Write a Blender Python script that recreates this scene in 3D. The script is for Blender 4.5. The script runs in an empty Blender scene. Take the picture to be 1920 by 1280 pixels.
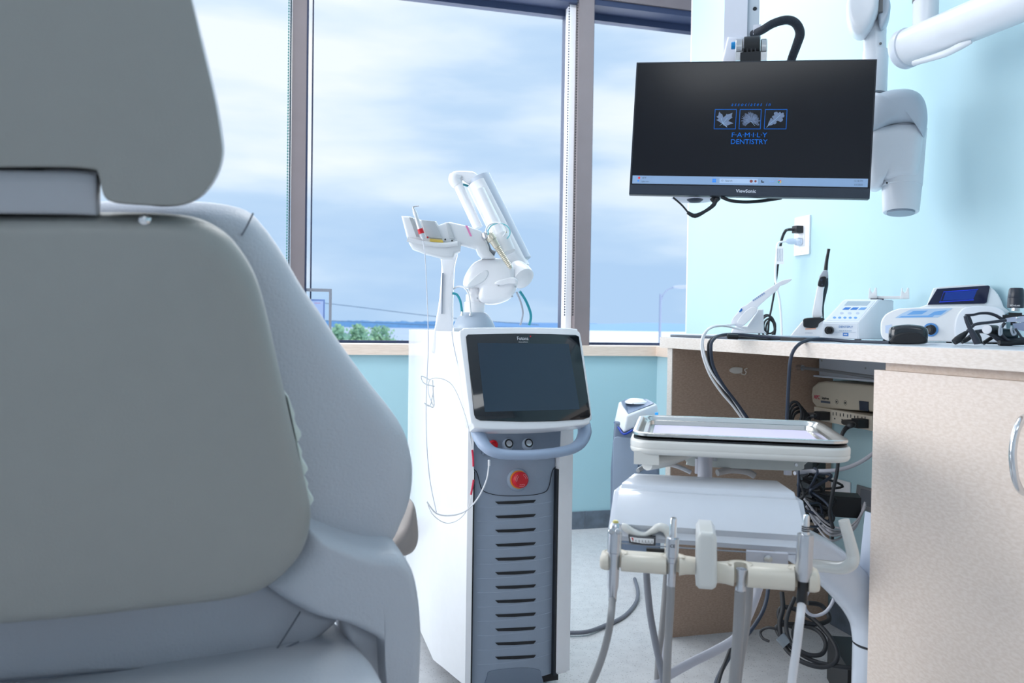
import bpy, bmesh, math, random
from mathutils import Vector, Matrix
random.seed(7)
V = Vector
scn = bpy.context.scene
COL = scn.collection

# ------------------------------------------------------------------ camera
F = 1500.0
YAW, PITCH, ROLL = math.radians(15.1), math.radians(1.1), math.radians(.83)
CAM = V((0, 0, .9))
CF = V((math.sin(YAW) * math.cos(PITCH), math.cos(YAW) * math.cos(PITCH), -math.sin(PITCH)))
_r0 = V((math.cos(YAW), -math.sin(YAW), 0))
_u0 = _r0.cross(CF)
CR = _r0 * math.cos(ROLL) + _u0 * math.sin(ROLL)
CU = _u0 * math.cos(ROLL) - _r0 * math.sin(ROLL)
cd = bpy.data.cameras.new('camera')
cam = bpy.data.objects.new('camera', cd)
COL.objects.link(cam)
m3 = Matrix((CR, CU, -CF)).transposed()
cam.matrix_world = Matrix.Translation(CAM) @ m3.to_4x4()
cd.sensor_width = 36
cd.lens = 36 * F / 1920
cd.clip_start = .02
cd.clip_end = 3000
cd.dof.use_dof = True
cd.dof.focus_distance = 1.9
cd.dof.aperture_fstop = 6.3
scn.camera = cam
scn.view_settings.view_transform = 'Standard'
scn.view_settings.look = 'None'
scn.view_settings.gamma = 1
scn.view_settings.exposure = 0.0


def lin(c):
    return tuple(((v / 255) / 12.92 if v / 255 < .04045 else ((v / 255 + .055) / 1.055) ** 2.4) for v in c) + (1,)


# ------------------------------------------------------------------ sky
world = bpy.data.worlds.new('sky')
scn.world = world
world.use_nodes = True
nt = world.node_tree
nt.nodes.clear()


def N(t, **k):
    n = nt.nodes.new(t)
    for a, b in k.items():
        setattr(n, a, b)
    return n


wo = N('ShaderNodeOutputWorld'); bg = N('ShaderNodeBackground')
tc = N('ShaderNodeTexCoord'); sp = N('ShaderNodeSeparateXYZ')
nt.links.new(tc.outputs['Generated'], sp.inputs[0])
mp = N('ShaderNodeMapping'); mp.inputs['Scale'].default_value = (1.5, 1.5, 6.5); mp.inputs['Rotation'].default_value = (0, .16, 0)
mp.inputs['Location'].default_value = (.9, 0, .55)
nt.links.new(tc.outputs['Generated'], mp.inputs[0])
nz = N('ShaderNodeTexNoise'); nz.inputs['Scale'].default_value = 1.9; nz.inputs['Detail'].default_value = 5; nz.inputs['Roughness'].default_value = .48
nt.links.new(mp.outputs[0], nz.inputs['Vector'])
# cloud amount = noise + height bias
mr = N('ShaderNodeMapRange'); mr.inputs[1].default_value = 0; mr.inputs[2].default_value = .38; mr.inputs[3].default_value = -.10; mr.inputs[4].default_value = .22
nt.links.new(sp.outputs[2], mr.inputs[0])
ad = N('ShaderNodeMath', operation='ADD')
nt.links.new(nz.outputs[0], ad.inputs[0]); nt.links.new(mr.outputs[0], ad.inputs[1])
cr = N('ShaderNodeValToRGB')
cr.color_ramp.elements[0].position = .36; cr.color_ramp.elements[0].color = lin((184, 211, 241))
cr.color_ramp.elements[1].position = .76; cr.color_ramp.elements[1].color = lin((250, 253, 255))
e = cr.color_ramp.elements.new(.50); e.color = lin((200, 222, 246))
e = cr.color_ramp.elements.new(.62); e.color = lin((228, 240, 253))
nt.links.new(ad.outputs[0], cr.inputs[0])
nt.links.new(cr.outputs[0], bg.inputs[0])
bg.inputs[1].default_value = 1.06
nt.links.new(bg.outputs[0], wo.inputs[0])


# ------------------------------------------------------------------ lights
def area(name, loc, direction, sx, sy, power, color=(1, 1, 1)):
    ld = bpy.data.lights.new(name, 'AREA'); ld.shape = 'RECTANGLE'; ld.size = sx; ld.size_y = sy
    ld.energy = power; ld.color = color
    o = bpy.data.objects.new(name, ld); COL.objects.link(o)
    o.location = loc
    o.rotation_euler = V(direction).to_track_quat('-Z', 'Y').to_euler()
    return o


area('window_daylight_left', (-2.52, 1.9, 1.65), (1, .05, -.12), 2.7, 1.7, 72, (1, .985, .97))
area('window_daylight_front', (.1, 3.75, 1.75), (0, -1, -.22), 3.2, 1.7, 46, (1, .98, .96))
area('added_fill_light_window', (.75, 2.45, 2.7), (0, 0, -1), 1.1, .55, 22, (1, .985, .97))  # unseen fill added under the ceiling to brighten the window corner
area('added_fill_light_room', (.1, -.9, 2.7), (0, 0, -1), 1.2, .6, 9, (.95, .98, 1))  # unseen fill added overhead to lift the near side of the room
sl = bpy.data.lights.new('sun', 'SUN'); sl.energy = 1.6; sl.angle = .3; sl.color = (.95, .98, 1)
so = bpy.data.objects.new('sun', sl); COL.objects.link(so)
so.rotation_euler = V((-.35, .75, -.8)).to_track_quat('-Z', 'Y').to_euler()


# ------------------------------------------------------------------ pixel helpers
def ray(px, py):
    return (CF + CR * ((px - 960) / F) - CU * ((py - 640) / F))


def P(px, py, d):
    return CAM + ray(px, py) * d


def RP(px, py, pt, n):
    r = ray(px, py)
    return CAM + r * ((V(pt) - CAM).dot(n) / r.dot(n))


def PX(px, py, X): return RP(px, py, (X, 0, 0), V((1, 0, 0)))
def PY(px, py, Y): return RP(px, py, (0, Y, 0), V((0, 1, 0)))
def PZ(px, py, Z): return RP(px, py, (0, 0, Z), V((0, 0, 1)))


class Fr:
    def __init__(s, o, x, y, z):
        s.o, s.x, s.y, s.z = V(o), V(x).normalized(), V(y).normalized(), V(z).normalized()

    def w(s, a, b, c): return s.o + s.x * a + s.y * b + s.z * c

    def t(s, px, py, ly=0):
        p = RP(px, py, s.o + s.y * ly, s.y) - s.o
        return (p.dot(s.x), p.dot(s.z))

    def at(s, p): return Fr(p, s.x, s.y, s.z)


def frame(o, yaw=0, tilt=0, roll=0):
    R = Matrix.Rotation(math.radians(yaw), 3, 'Z') @ Matrix.Rotation(math.radians(tilt), 3, 'X') @ Matrix.Rotation(math.radians(roll), 3, 'Y')
    return Fr(o, R @ V((1, 0, 0)), R @ V((0, 1, 0)), R @ V((0, 0, 1)))


WF = frame((0, 0, 0))


def vframe(p):            # upright frame facing the room's viewer side
    d = V((p[0] - CAM.x, p[1] - CAM.y, 0)).normalized()
    return Fr(p, (d.y, -d.x, 0), d, (0, 0, 1))


# ------------------------------------------------------------------ materials
MATS = {}


def mat(name, col, rough=.45, metal=0, noise=0, nscale=40, bump=0, bscale=200, coat=0, emis=0, col2=None, alpha=None, spec=None, trans=0):
    if name in MATS:
        return MATS[name]
    m = bpy.data.materials.new(name); m.use_nodes = True
    t = m.node_tree; b = t.nodes['Principled BSDF']
    c = lin(col)
    b.inputs['Base Color'].default_value = c
    b.inputs['Roughness'].default_value = rough
    b.inputs['Metallic'].default_value = metal
    b.inputs['Coat Weight'].default_value = coat
    if spec is not None: b.inputs['Specular IOR Level'].default_value = spec
    if trans: b.inputs['Transmission Weight'].default_value = trans
    co = t.nodes.new('ShaderNodeTexCoord')
    n = t.nodes.new('ShaderNodeTexNoise'); n.inputs['Scale'].default_value = nscale; n.inputs['Detail'].default_value = 3
    t.links.new(co.outputs['Object'], n.inputs['Vector'])
    r = t.nodes.new('ShaderNodeValToRGB')
    k = noise if noise else .015
    c2 = lin(col2) if col2 else tuple(v * (1 - k) for v in c[:3]) + (1,)
    r.color_ramp.elements[0].color = c2; r.color_ramp.elements[1].color = c
    r.color_ramp.elements[0].position = .35; r.color_ramp.elements[1].position = .65
    t.links.new(n.outputs[0], r.inputs[0]); t.links.new(r.outputs[0], b.inputs['Base Color'])
    if emis:
        t.links.new(r.outputs[0], b.inputs['Emission Color']); b.inputs['Emission Strength'].default_value = emis
    if bump:
        n2 = t.nodes.new('ShaderNodeTexNoise'); n2.inputs['Scale'].default_value = bscale; n2.inputs['Detail'].default_value = 2
        t.links.new(co.outputs['Object'], n2.inputs['Vector'])
        bp = t.nodes.new('ShaderNodeBump'); bp.inputs['Strength'].default_value = bump; bp.inputs['Distance'].default_value = .002
        t.links.new(n2.outputs[0], bp.inputs['Height']); t.links.new(bp.outputs[0], b.inputs['Normal'])
    MATS[name] = m
    return m


def wood(name, c1, c2, rough=.5, sc=(30, 30, 90)):
    sc = tuple(v * 3.2 for v in sc)
    m = mat(name, c1, rough)
    t = m.node_tree; b = t.nodes['Principled BSDF']
    co = t.nodes.new('ShaderNodeTexCoord'); mpn = t.nodes.new('ShaderNodeMapping'); mpn.inputs['Scale'].default_value = sc
    n = t.nodes.new('ShaderNodeTexNoise'); n.inputs['Scale'].default_value = 2; n.inputs['Detail'].default_value = 3; n.inputs['Distortion'].default_value = .4
    r = t.nodes.new('ShaderNodeValToRGB'); r.color_ramp.elements[0].position = .38; r.color_ramp.elements[1].position = .62
    r.color_ramp.elements[0].color = lin(c2); r.color_ramp.elements[1].color = lin(c1)
    t.links.new(co.outputs['Object'], mpn.inputs[0]); t.links.new(mpn.outputs[0], n.inputs['Vector'])
    t.links.new(n.outputs[0], r.inputs[0]); t.links.new(r.outputs[0], b.inputs['Base Color'])
    return m


white = mat('white_plastic', (238, 240, 243), .3)
whitem = mat('white_satin_paint', (232, 236, 241), .42)
cream = mat('cream_plastic', (226, 219, 205), .38)
offw = mat('off_white_plastic', (222, 223, 220), .28, coat=.3)
black = mat('black_plastic', (22, 25, 30), .4)
rubber = mat('black_rubber', (28, 31, 37), .55)
navy = mat('dark_slate_rubber', (44, 54, 72), .5)
metal = mat('brushed_steel', (200, 202, 205), .28, 1, noise=.1, nscale=120)
chrome = mat('chrome', (225, 227, 230), .12, 1)
greyh = mat('grey_hose', (150, 150, 152), .5)
lgrey = mat('pale_grey_hose', (185, 188, 200), .45)
teal = mat('teal_hose', (40, 150, 165), .4)
tealw = mat('pale_teal_fiber', (120, 200, 210), .4)
red = mat('red_plastic', (205, 22, 40), .35)
glassm = bpy.data.materials.new('window_glass'); glassm.use_nodes = True
_t = glassm.node_tree; _t.nodes.clear()
_o = _t.nodes.new('ShaderNodeOutputMaterial'); _a = _t.nodes.new('ShaderNodeBsdfTransparent'); _a.inputs[0].default_value = (.95, .98, 1, 1)
_g = _t.nodes.new('ShaderNodeBsdfGlossy'); _g.inputs['Roughness'].default_value = .02
_f = _t.nodes.new('ShaderNodeLayerWeight'); _f.inputs[0].default_value = .04
_m = _t.nodes.new('ShaderNodeMixShader')
_t.links.new(_f.outputs['Fresnel'], _m.inputs[0]); _t.links.new(_a.outputs[0], _m.inputs[1]); _t.links.new(_g.outputs[0], _m.inputs[2]); _t.links.new(_m.outputs[0], _o.inputs[0])


# ------------------------------------------------------------------ object helpers
def thing(name, label, cat, loc, group=None):
    o = bpy.data.objects.new(name, None); COL.objects.link(o)
    o.empty_display_size = .05
    o.location = loc
    o['label'] = label; o['category'] = cat
    if group: o['group'] = group
    return o


def tag(o, label, cat, group=None):
    o['label'] = label; o['category'] = cat
    if group: o['group'] = group
    return o


def struct(o):
    o['kind'] = 'structure'
    return o


def rootloc(o):
    while o.parent: o = o.parent
    return V(o.location)


def fin(bm, name, m, parent=None, smooth=True, label=None, ang=38):
    bmesh.ops.remove_doubles(bm, verts=bm.verts, dist=1e-6)
    bmesh.ops.recalc_face_normals(bm, faces=bm.faces)
    if smooth:
        for f in bm.faces: f.smooth = True
        a = math.radians(ang)
        for ed in bm.edges:
            if len(ed.link_faces) == 2 and ed.calc_face_angle(0) > a: ed.smooth = False
    me = bpy.data.meshes.new(name); bm.to_mesh(me); bm.free()
    me.materials.append(m)
    o = bpy.data.objects.new(name, me); COL.objects.link(o)
    if parent:
        o.parent = parent
        me.transform(Matrix.Translation(-rootloc(parent)))
    else:
        xs = [v.co for v in me.vertices]
        b = V(((min(v.x for v in xs) + max(v.x for v in xs)) / 2, (min(v.y for v in xs) + max(v.y for v in xs)) / 2, min(v.z for v in xs)))
        me.transform(Matrix.Translation(-b)); o.location = b
    if label: o['label'] = label
    return o


def bev(bm, w, seg=3):
    if w:
        bmesh.ops.bevel(bm, geom=[e for e in bm.edges if len(e.link_faces) == 2 and e.calc_face_angle(0) > .5], offset=w, segments=seg, affect='EDGES', profile=.5, clamp_overlap=True)


def add_prism(bm, pts, vec):
    a = [bm.verts.new(p) for p in pts]; b = [bm.verts.new(V(p) + vec) for p in pts]
    n = len(pts)
    bm.faces.new(a); bm.faces.new(b[::-1])
    for i in range(n):
        j = (i + 1) % n
        bm.faces.new((a[j], a[i], b[i], b[j]))


def box(name, fr, x0, x1, y0, y1, z0, z1, m, parent=None, bevel=0, seg=3, label=None):
    bm = bmesh.new()
    add_prism(bm, [fr.w(x0, y0, z0), fr.w(x1, y0, z0), fr.w(x1, y1, z0), fr.w(x0, y1, z0)], fr.z * (z1 - z0))
    bev(bm, bevel, seg)
    return fin(bm, name, m, parent, label=label)


def py_(name, fr, pts, y0, y1, m, parent=None, bevel=0, seg=3, label=None):   # outline in x,z ; thickness along y
    bm = bmesh.new()
    add_prism(bm, [fr.w(a, y0, b) for a, b in pts], fr.y * (y1 - y0))
    if bevel: bevcap(bm, fr.y, bevel, seg)
    return fin(bm, name, m, parent, label=label)


def pz_(name, fr, pts, z0, z1, m, parent=None, bevel=0, seg=3, label=None):   # plan outline in x,y ; height along z
    bm = bmesh.new()
    add_prism(bm, [fr.w(a, b, z0) for a, b in pts], fr.z * (z1 - z0))
    if bevel: bevcap(bm, fr.z, bevel, seg)
    return fin(bm, name, m, parent, label=label)


def bevcap(bm, axis, w, seg):
    bm.normal_update()
    caps = [f for f in bm.faces if abs(f.normal.dot(axis)) > .99]
    es = set(e for f in caps for e in f.edges)
    bmesh.ops.bevel(bm, geom=list(es), offset=w, segments=seg, affect='EDGES', profile=.5, clamp_overlap=True)


def crom(pts, n=8, closed=False):
    pts = [V(p) for p in pts]
    if len(pts) < 3 and not closed:
        return [pts[0].lerp(pts[-1], i / n) for i in range(n + 1)]
    out = []
    L = len(pts)
    rng = L if closed else L - 1
    for i in range(rng):
        if closed:
            a, b, c, d = pts[(i - 1) % L], pts[i], pts[(i + 1) % L], pts[(i + 2) % L]
        else:
            a, b, c, d = pts[max(i - 1, 0)], pts[i], pts[i + 1], pts[min(i + 2, L - 1)]
        for k in range(n):
            t = k / n
            out.append(.5 * ((2 * b) + (c - a) * t + (2 * a - 5 * b + 4 * c - d) * t * t + (3 * b - a - 3 * c + d) * t ** 3))
    if not closed: out.append(pts[-1])
    return out


def smooth2(pts, n=5):
    return [(p.x, p.y) for p in crom([V((a, b, 0)) for a, b in pts], n, True)]


def add_tube(bm, pts, r, seg=12, n=8, raw=False, flat=1.0, flatdir=None):
    path = [V(p) for p in pts] if raw else crom(pts, n)
    L = len(path)
    rs = r if isinstance(r, (list, tuple)) else [r]
    def rad(i):
        if len(rs) == 1: return rs[0]
        t = i / (L - 1) * (len(rs) - 1); k = min(int(t), len(rs) - 2)
        return rs[k] + (rs[k + 1] - rs[k]) * (t - k)
    T = [(path[min(i + 1, L - 1)] - path[max(i - 1, 0)]).normalized() for i in range(L)]
    nrm = T[0].orthogonal().normalized() if flatdir is None else (V(flatdir) - T[0] * V(flatdir).dot(T[0])).normalized()
    rings = []
    for i in range(L):
        nrm = (nrm - T[i] * nrm.dot(T[i]))
        if flatdir is not None:
            q = V(flatdir) - T[i] * V(flatdir).dot(T[i])
            if q.length > .2: nrm = q
        nrm.normalize()
        b = T[i].cross(nrm); q = rad(i)
        rings.append([bm.verts.new(path[i] + (nrm * math.cos(a) * flat + b * math.sin(a)) * q) for a in (2 * math.pi * k / seg for k in range(seg))])
    for i in range(L - 1):
        for k in range(seg):
            bm.faces.new((rings[i][k], rings[i][(k + 1) % seg], rings[i + 1][(k + 1) % seg], rings[i + 1][k]))
    bm.faces.new(rings[0][::-1]); bm.faces.new(rings[-1])


def tube(name, pts, r, m, parent=None, **k):
    lab = k.pop('label', None)
    bm = bmesh.new(); add_tube(bm, pts, r, **k)
    return fin(bm, name, m, parent, label=lab, ang=50)


def add_lathe(bm, o, ax, prof, seg=28, side=None, sx=1.0):
    ax = V(ax).normalized(); u = (V(side) if side else ax.orthogonal()).normalized(); u = (u - ax * u.dot(ax)).normalized(); v = ax.cross(u)
    rings = []
    for t, r in prof:
        rings.append([bm.verts.new(V(o) + ax * t + (u * math.cos(a) * sx + v * math.sin(a)) * max(r, 1e-5)) for a in (2 * math.pi * k / seg for k in range(seg))])
    for i in range(len(rings) - 1):
        for k in range(seg):
            bm.faces.new((rings[i][k], rings[i][(k + 1) % seg], rings[i + 1][(k + 1) % seg], rings[i + 1][k]))
    bm.faces.new(rings[0][::-1]); bm.faces.new(rings[-1])


def lathe(name, o, ax, prof, m, parent=None, seg=28, side=None, sx=1.0, label=None):
    bm = bmesh.new(); add_lathe(bm, o, ax, prof, seg, side, sx)
    return fin(bm, name, m, parent, label=label)


def pillow(name, fr, pts, front, back, er, m, parent=None, bulge=.0, n=6, label=None, cen=None, eb=None):
    """closed soft solid: outline (x,z) in fr, front face at y=front (nearer viewer), back at y=back"""
    o2 = smooth2(pts, n)
    cx, cz = cen if cen else (sum(p[0] for p in o2) / len(o2), sum(p[1] for p in o2) / len(o2))
    bm = bmesh.new()
    th = back - front
    eb = eb or er
    rings = []
    def ring(ins, y):
        R = []
        for a, b in o2:
            d = math.hypot(a - cx, b - cz); s = max(1 - ins / d, .02) if ins < 1 else .02
            R.append(bm.verts.new(fr.w(cx + (a - cx) * s, y, cz + (b - cz) * s)))
        return R
    def sring(s, y):
        return [bm.verts.new(fr.w(cx + (a - cx) * s, y, cz + (b - cz) * s)) for a, b in o2]
    rmean = sum(math.hypot(a - cx, b - cz) for a, b in o2) / len(o2)
    eY = min(er, th * .5)
    seq = []
    base = max(1 - er / rmean, .2)
    for s in (.03, .2, .4, .6, .8, .94):
        seq.append(('s', s * base, front - bulge * (1 - (s * base) ** 2)))
    k0 = front - bulge * (1 - base ** 2)
    for i in range(0, 7):
        a = i / 6 * math.pi / 2
        seq.append(('s', 1 - (1 - base) * (1 - math.sin(a)), k0 + (front + eY - k0) * (1 - math.cos(a))))
    eB = min(eb, th * .5)
    bb = max(1 - eb / rmean, .2)
    for i in range(0, 5):
        a = i / 4 * math.pi / 2
        seq.append(('s', 1 - (1 - bb) * (1 - math.cos(a)), back - eB + eB * math.sin(a)))
    seq.append(('s', .03, back))
    rs = [sring(s, y) for _, s, y in seq]
    L = len(o2)
    for i in range(len(rs) - 1):
        for k in range(L):
            bm.faces.new((rs[i][k], rs[i][(k + 1) % L], rs[i + 1][(k + 1) % L], rs[i + 1][k]))
    bm.faces.new(rs[0]); bm.faces.new(rs[-1][::-1])
    return fin(bm, name, m, parent, label=label, ang=60)


def text(body, fr, size, m, parent, name='lettering', shear=0, align='CENTER', ext=.0002, sx=1.0, off=0.0, sp=1.0):
    c = bpy.data.curves.new('txt', 'FONT'); c.body = body; c.size = size; c.align_x = align; c.align_y = 'CENTER'
    c.extrude = ext; c.shear = shear; c.offset = off; c.space_character = sp; c.resolution_u = 3
    o = bpy.data.objects.new('txt', c)
    COL.objects.link(o)
    dg = bpy.context.evaluated_depsgraph_get()
    me = bpy.data.meshes.new_from_object(o.evaluated_get(dg))
    bpy.data.objects.remove(o)
    M = Matrix((fr.x * sx, fr.z, -fr.y)).transposed().to_4x4(); M.translation = fr.o
    me.transform(M)
    me.materials.clear(); me.materials.append(m)
    ob = bpy.data.objects.new(name, me); COL.objects.link(ob)
    ob.parent = parent; me.transform(Matrix.Translation(-rootloc(parent)))
    return ob


def dashes(fr, length, h, m, parent, n=7):
    bm = bmesh.new()
    for k in range(n):
        a = -length / 2 + length * k / n
        add_prism(bm, [fr.w(a, 0, -h / 2), fr.w(a + length / n * .7, 0, -h / 2), fr.w(a + length / n * .7, 0, h / 2), fr.w(a, 0, h / 2)], fr.y * .0003)
    return fin(bm, 'faint_print', m, parent)


def tpts(fr, pts, ly=0): return [fr.t(a, b, ly) for a, b in pts]
def pp(*l): return [P(*q) for q in l]


# ================================================================== SETTING
WX, WY = 1.60, 3.354
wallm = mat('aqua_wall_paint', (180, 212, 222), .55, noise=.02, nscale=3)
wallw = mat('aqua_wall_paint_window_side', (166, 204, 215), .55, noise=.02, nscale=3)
floorm = mat('terrazzo_floor', (214, 216, 220), .35)
_t = floorm.node_tree; _b = _t.nodes['Principled BSDF']
_co = _t.nodes.new('ShaderNodeTexCoord'); _vo = _t.nodes.new('ShaderNodeTexVoronoi'); _vo.inputs['Scale'].default_value = 130
_r = _t.nodes.new('ShaderNodeValToRGB'); _r.color_ramp.elements[0].position = .02; _r.color_ramp.elements[0].color = lin((112, 112, 116)); _r.color_ramp.elements[1].position = .26; _r.color_ramp.elements[1].color = lin((206, 208, 212))
_v2 = _t.nodes.new('ShaderNodeTexNoise'); _v2.inputs['Scale'].default_value = 30; _v2.inputs['Detail'].default_value = 6
_r2 = _t.nodes.new('ShaderNodeValToRGB'); _r2.color_ramp.elements[0].position = .3; _r2.color_ramp.elements[0].color = (.62, .62, .64, 1); _r2.color_ramp.elements[1].position = .58
_mx = _t.nodes.new('ShaderNodeMix'); _mx.data_type = 'RGBA'; _mx.blend_type = 'MULTIPLY'; _mx.inputs[0].default_value = .3
_t.links.new(_co.outputs['Object'], _vo.inputs['Vector']); _t.links.new(_vo.outputs['Distance'], _r.inputs[0]); _t.links.new(_co.outputs['Object'], _v2.inputs['Vector'])
_t.links.new(_v2.outputs[0], _r2.inputs[0]); _t.links.new(_r.outputs[0], _mx.inputs[6]); _t.links.new(_r2.outputs[0], _mx.inputs[7]); _t.links.new(_mx.outputs[2], _b.inputs['Base Color'])
frm = mat('bronze_window_frame', (126, 118, 122), .45, noise=.06, nscale=8)
frd = mat('dark_window_gasket', (44, 58, 90), .6)
sillm = wood('pale_wood_trim', (232, 214, 200), (222, 203, 188), .4, (3, 30, 30))
tile = mat('slate_baseboard_tile', (104, 116, 130), .4, noise=.3, nscale=25)
grout = mat('tile_grout', (150, 158, 166), .7)

struct(box('floor', WF, -2.7, WX + .2, -2.6, WY + .2, -.06, 0, floorm))
struct(box('ceiling', WF, -2.7, WX + .5, -2.6, 3.62, 2.75, 2.82, whitem))
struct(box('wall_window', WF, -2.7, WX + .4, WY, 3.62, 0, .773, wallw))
struct(box('wall_above_window', WF, -2.7, WX + .5, 3.42, 3.62, 2.50, 2.75, whitem))
struct(box('wall_right', WF, WX, WX + .12, -2.6, 3.09, 0, 2.75, wallm))
struct(box('wall_right_low', WF, WX - .007, WX + .12, 3.09, WY, 0, .773, wallm))
struct(box('wall_back', WF, -2.7, WX + .2, -2.6, -2.5, 0, 2.75, whitem))
bm = bmesh.new()      # left wall with a wide window opening
for (y0, y1, z0, z1) in ((-2.6, .3, 0, 2.75), (3.3, 3.62, 0, 2.75), (.3, 3.3, 0, .8), (.3, 3.3, 2.5, 2.75)):
    add_prism(bm, [V((-2.7, y0, z0)), V((-2.6, y0, z0)), V((-2.6, y1, z0)), V((-2.7, y1, z0))], V((0, 0, z1 - z0)))
struct(fin(bm, 'wall_left', whitem))

# sill boards
struct(box('trim_sill', WF, -2.6, WX + .3, WY - .018, 3.5, .773, .817, sillm, bevel=.004))
struct(box('trim_sill_return', WF, WX - .022, WX + .3, 3.085, WY - .018, .773, .817, sillm, bevel=.004))
# baseboards: tiles with joints
def baseboard(name, p0, p1, nrm, h=.078, tl=.30, off=0):
    p0, p1 = V(p0), V(p1); d = (p1 - p0).normalized(); L = (p1 - p0).length
    bm = bmesh.new(); q = -off
    while q < L:
        a = max(q, 0) + .0015; b = min(q + tl, L) - .0015
        if b > a: add_prism(bm, [p0 + d * a, p0 + d * b, p0 + d * b + V(nrm) * .010, p0 + d * a + V(nrm) * .010], V((0, 0, h)))
        q += tl
    bev(bm, .0015, 1)
    o = struct(fin(bm, name, tile))
    g = bmesh.new(); add_prism(g, [p0, p1, p1 + V(nrm) * .007, p0 + V(nrm) * .007], V((0, 0, h - .002)))
    struct(fin(g, 'grout', grout, o))
baseboard('baseboard_window', (-2.6, WY, 0), (WX - .02, WY, 0), (0, -1, 0), off=.05)
baseboard('baseboard_right', (WX, -1.0, 0), (WX, 2.10, 0), (-1, 0, 0), tl=.2)
baseboard('baseboard_right_far', (WX - .007, 2.14, 0), (WX - .007, 3.34, 0), (-1, 0, 0), off=.1)

# windows
def window(name, x0, x1, z0=.817, z1=2.36):
    r = bpy.data.objects.new(name, None); COL.objects.link(r); r.location = ((x0 + x1) / 2, 3.55, z0); r['kind'] = 'structure'
    bm = bmesh.new()
    for a, b, c, d in ((x0, x1, z0, z0 + .012), (x0, x1, z1 - .03, z1), (x0, x0 + .006, z0, z1), (x1 - .006, x1, z0, z1)):
        add_prism(bm, [V((a, 3.53, c)), V((b, 3.53, c)), V((b, 3.57, c)), V((a, 3.57, c))], V((0, 0, d - c)))
    fin(bm, 'window_frame', frd, r)
    box('pane', WF, x0, x1, 3.548, 3.552, z0, z1, glassm, r)
    return r
xc_ = PY(1082, 300, 3.42).x - .004
window('window_1', -2.6, -.03); window('window_2', .055, xc_); window('window_3', 1.30, 2.1)
def mullion(name, x0, x1):
    r = bpy.data.objects.new(name, None); COL.objects.link(r); r.location = ((x0 + x1) / 2, 3.5, .817); r['kind'] = 'structure'
    return r
xa, xb = PY(546, 300, 3.42).x, PY(573, 300, 3.42).x
t1 = mullion('trim_1', xa, xb)
box('mullion_cap', WF, xa, xb, 3.42, 3.6, .817, 2.5, frm, t1, bevel=.003)
box('gasket', WF, xb, xb + .008, 3.43, 3.56, .817, 2.5, frd, t1)
xc, xd = PY(1082, 300, 3.42).x, PY(1110, 300, 3.42).x
t2 = mullion('trim_2', xc, xd)
box('mullion_cap', WF, xc, xd, 3.42, 3.6, .817, 2.5, frm, t2, bevel=.003)
litm = mat('lit_side_white', (235, 238, 245), .4)
box('lit_side_strip', WF, xc - .030, xc - .002, 3.46, 3.52, .817, 2.5, litm, t2, bevel=.002)  # white colour stands for the lit part of the mullion's side face
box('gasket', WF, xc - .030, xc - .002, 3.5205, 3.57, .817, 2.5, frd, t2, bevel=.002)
box('gasket', WF, xd, xd + .005, 3.43, 3.56, .817, 2.5, frd, t2)
t3 = mullion('trim_3', -2.6, 2.1)
box('head_frame', WF, -2.6, 2.1, 3.42, 3.6, 2.385, 2.52, frm, t3, bevel=.004)
box('gasket', WF, -2.6, 2.1, 3.43, 3.59, 2.358, 2.384, frd, t3, bevel=.002)
box('corner_trim', WF, WX + .001, WX + .02, 3.09, 3.10, .817, 2.5, whitem, t3)

# blind chains (beaded)
def chain(x, y, z0, z1, m, label, step=.012):
    bm = bmesh.new(); n = int((z1 - z0) / step)
    add_tube(bm, [V((x, y, z0)), V((x, y, z1))], .0007, seg=6, n=1)
    for i in range(n):
        add_lathe(bm, V((x, y, z0 + i * step)), (0, 0, 1), [(0, .0002), (.0016, .0026), (.0048, .0035), (.008, .0026), (.0096, .0002)], seg=6)
    tag(fin(bm, 'blind_chain', m), label, 'blind chain')
gch = mat('dark_green_beads', (24, 62, 70), .4)
chain(PY(543, 300, 3.41).x, 3.41, .90, 2.5, gch, 'dark green beaded blind chain hanging left of the left window mullion')
chain(PY(541, 300, 3.47).x - .004, 3.47, .90, 2.5, mat('teal_beads', (60, 140, 140), .4), 'second beaded blind chain just behind the dark green one at left mullion')
chain(PY(1078.5, 300, 3.40).x, 3.40, .95, 2.5, black, 'black beaded blind chain in front of white lit strip beside right mullion')
chain(PY(1063, 300, 3.45).x, 3.45, .95, 2.5, navy, 'thin dark blind chain against the blue strip left of the white lit strip')

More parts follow.
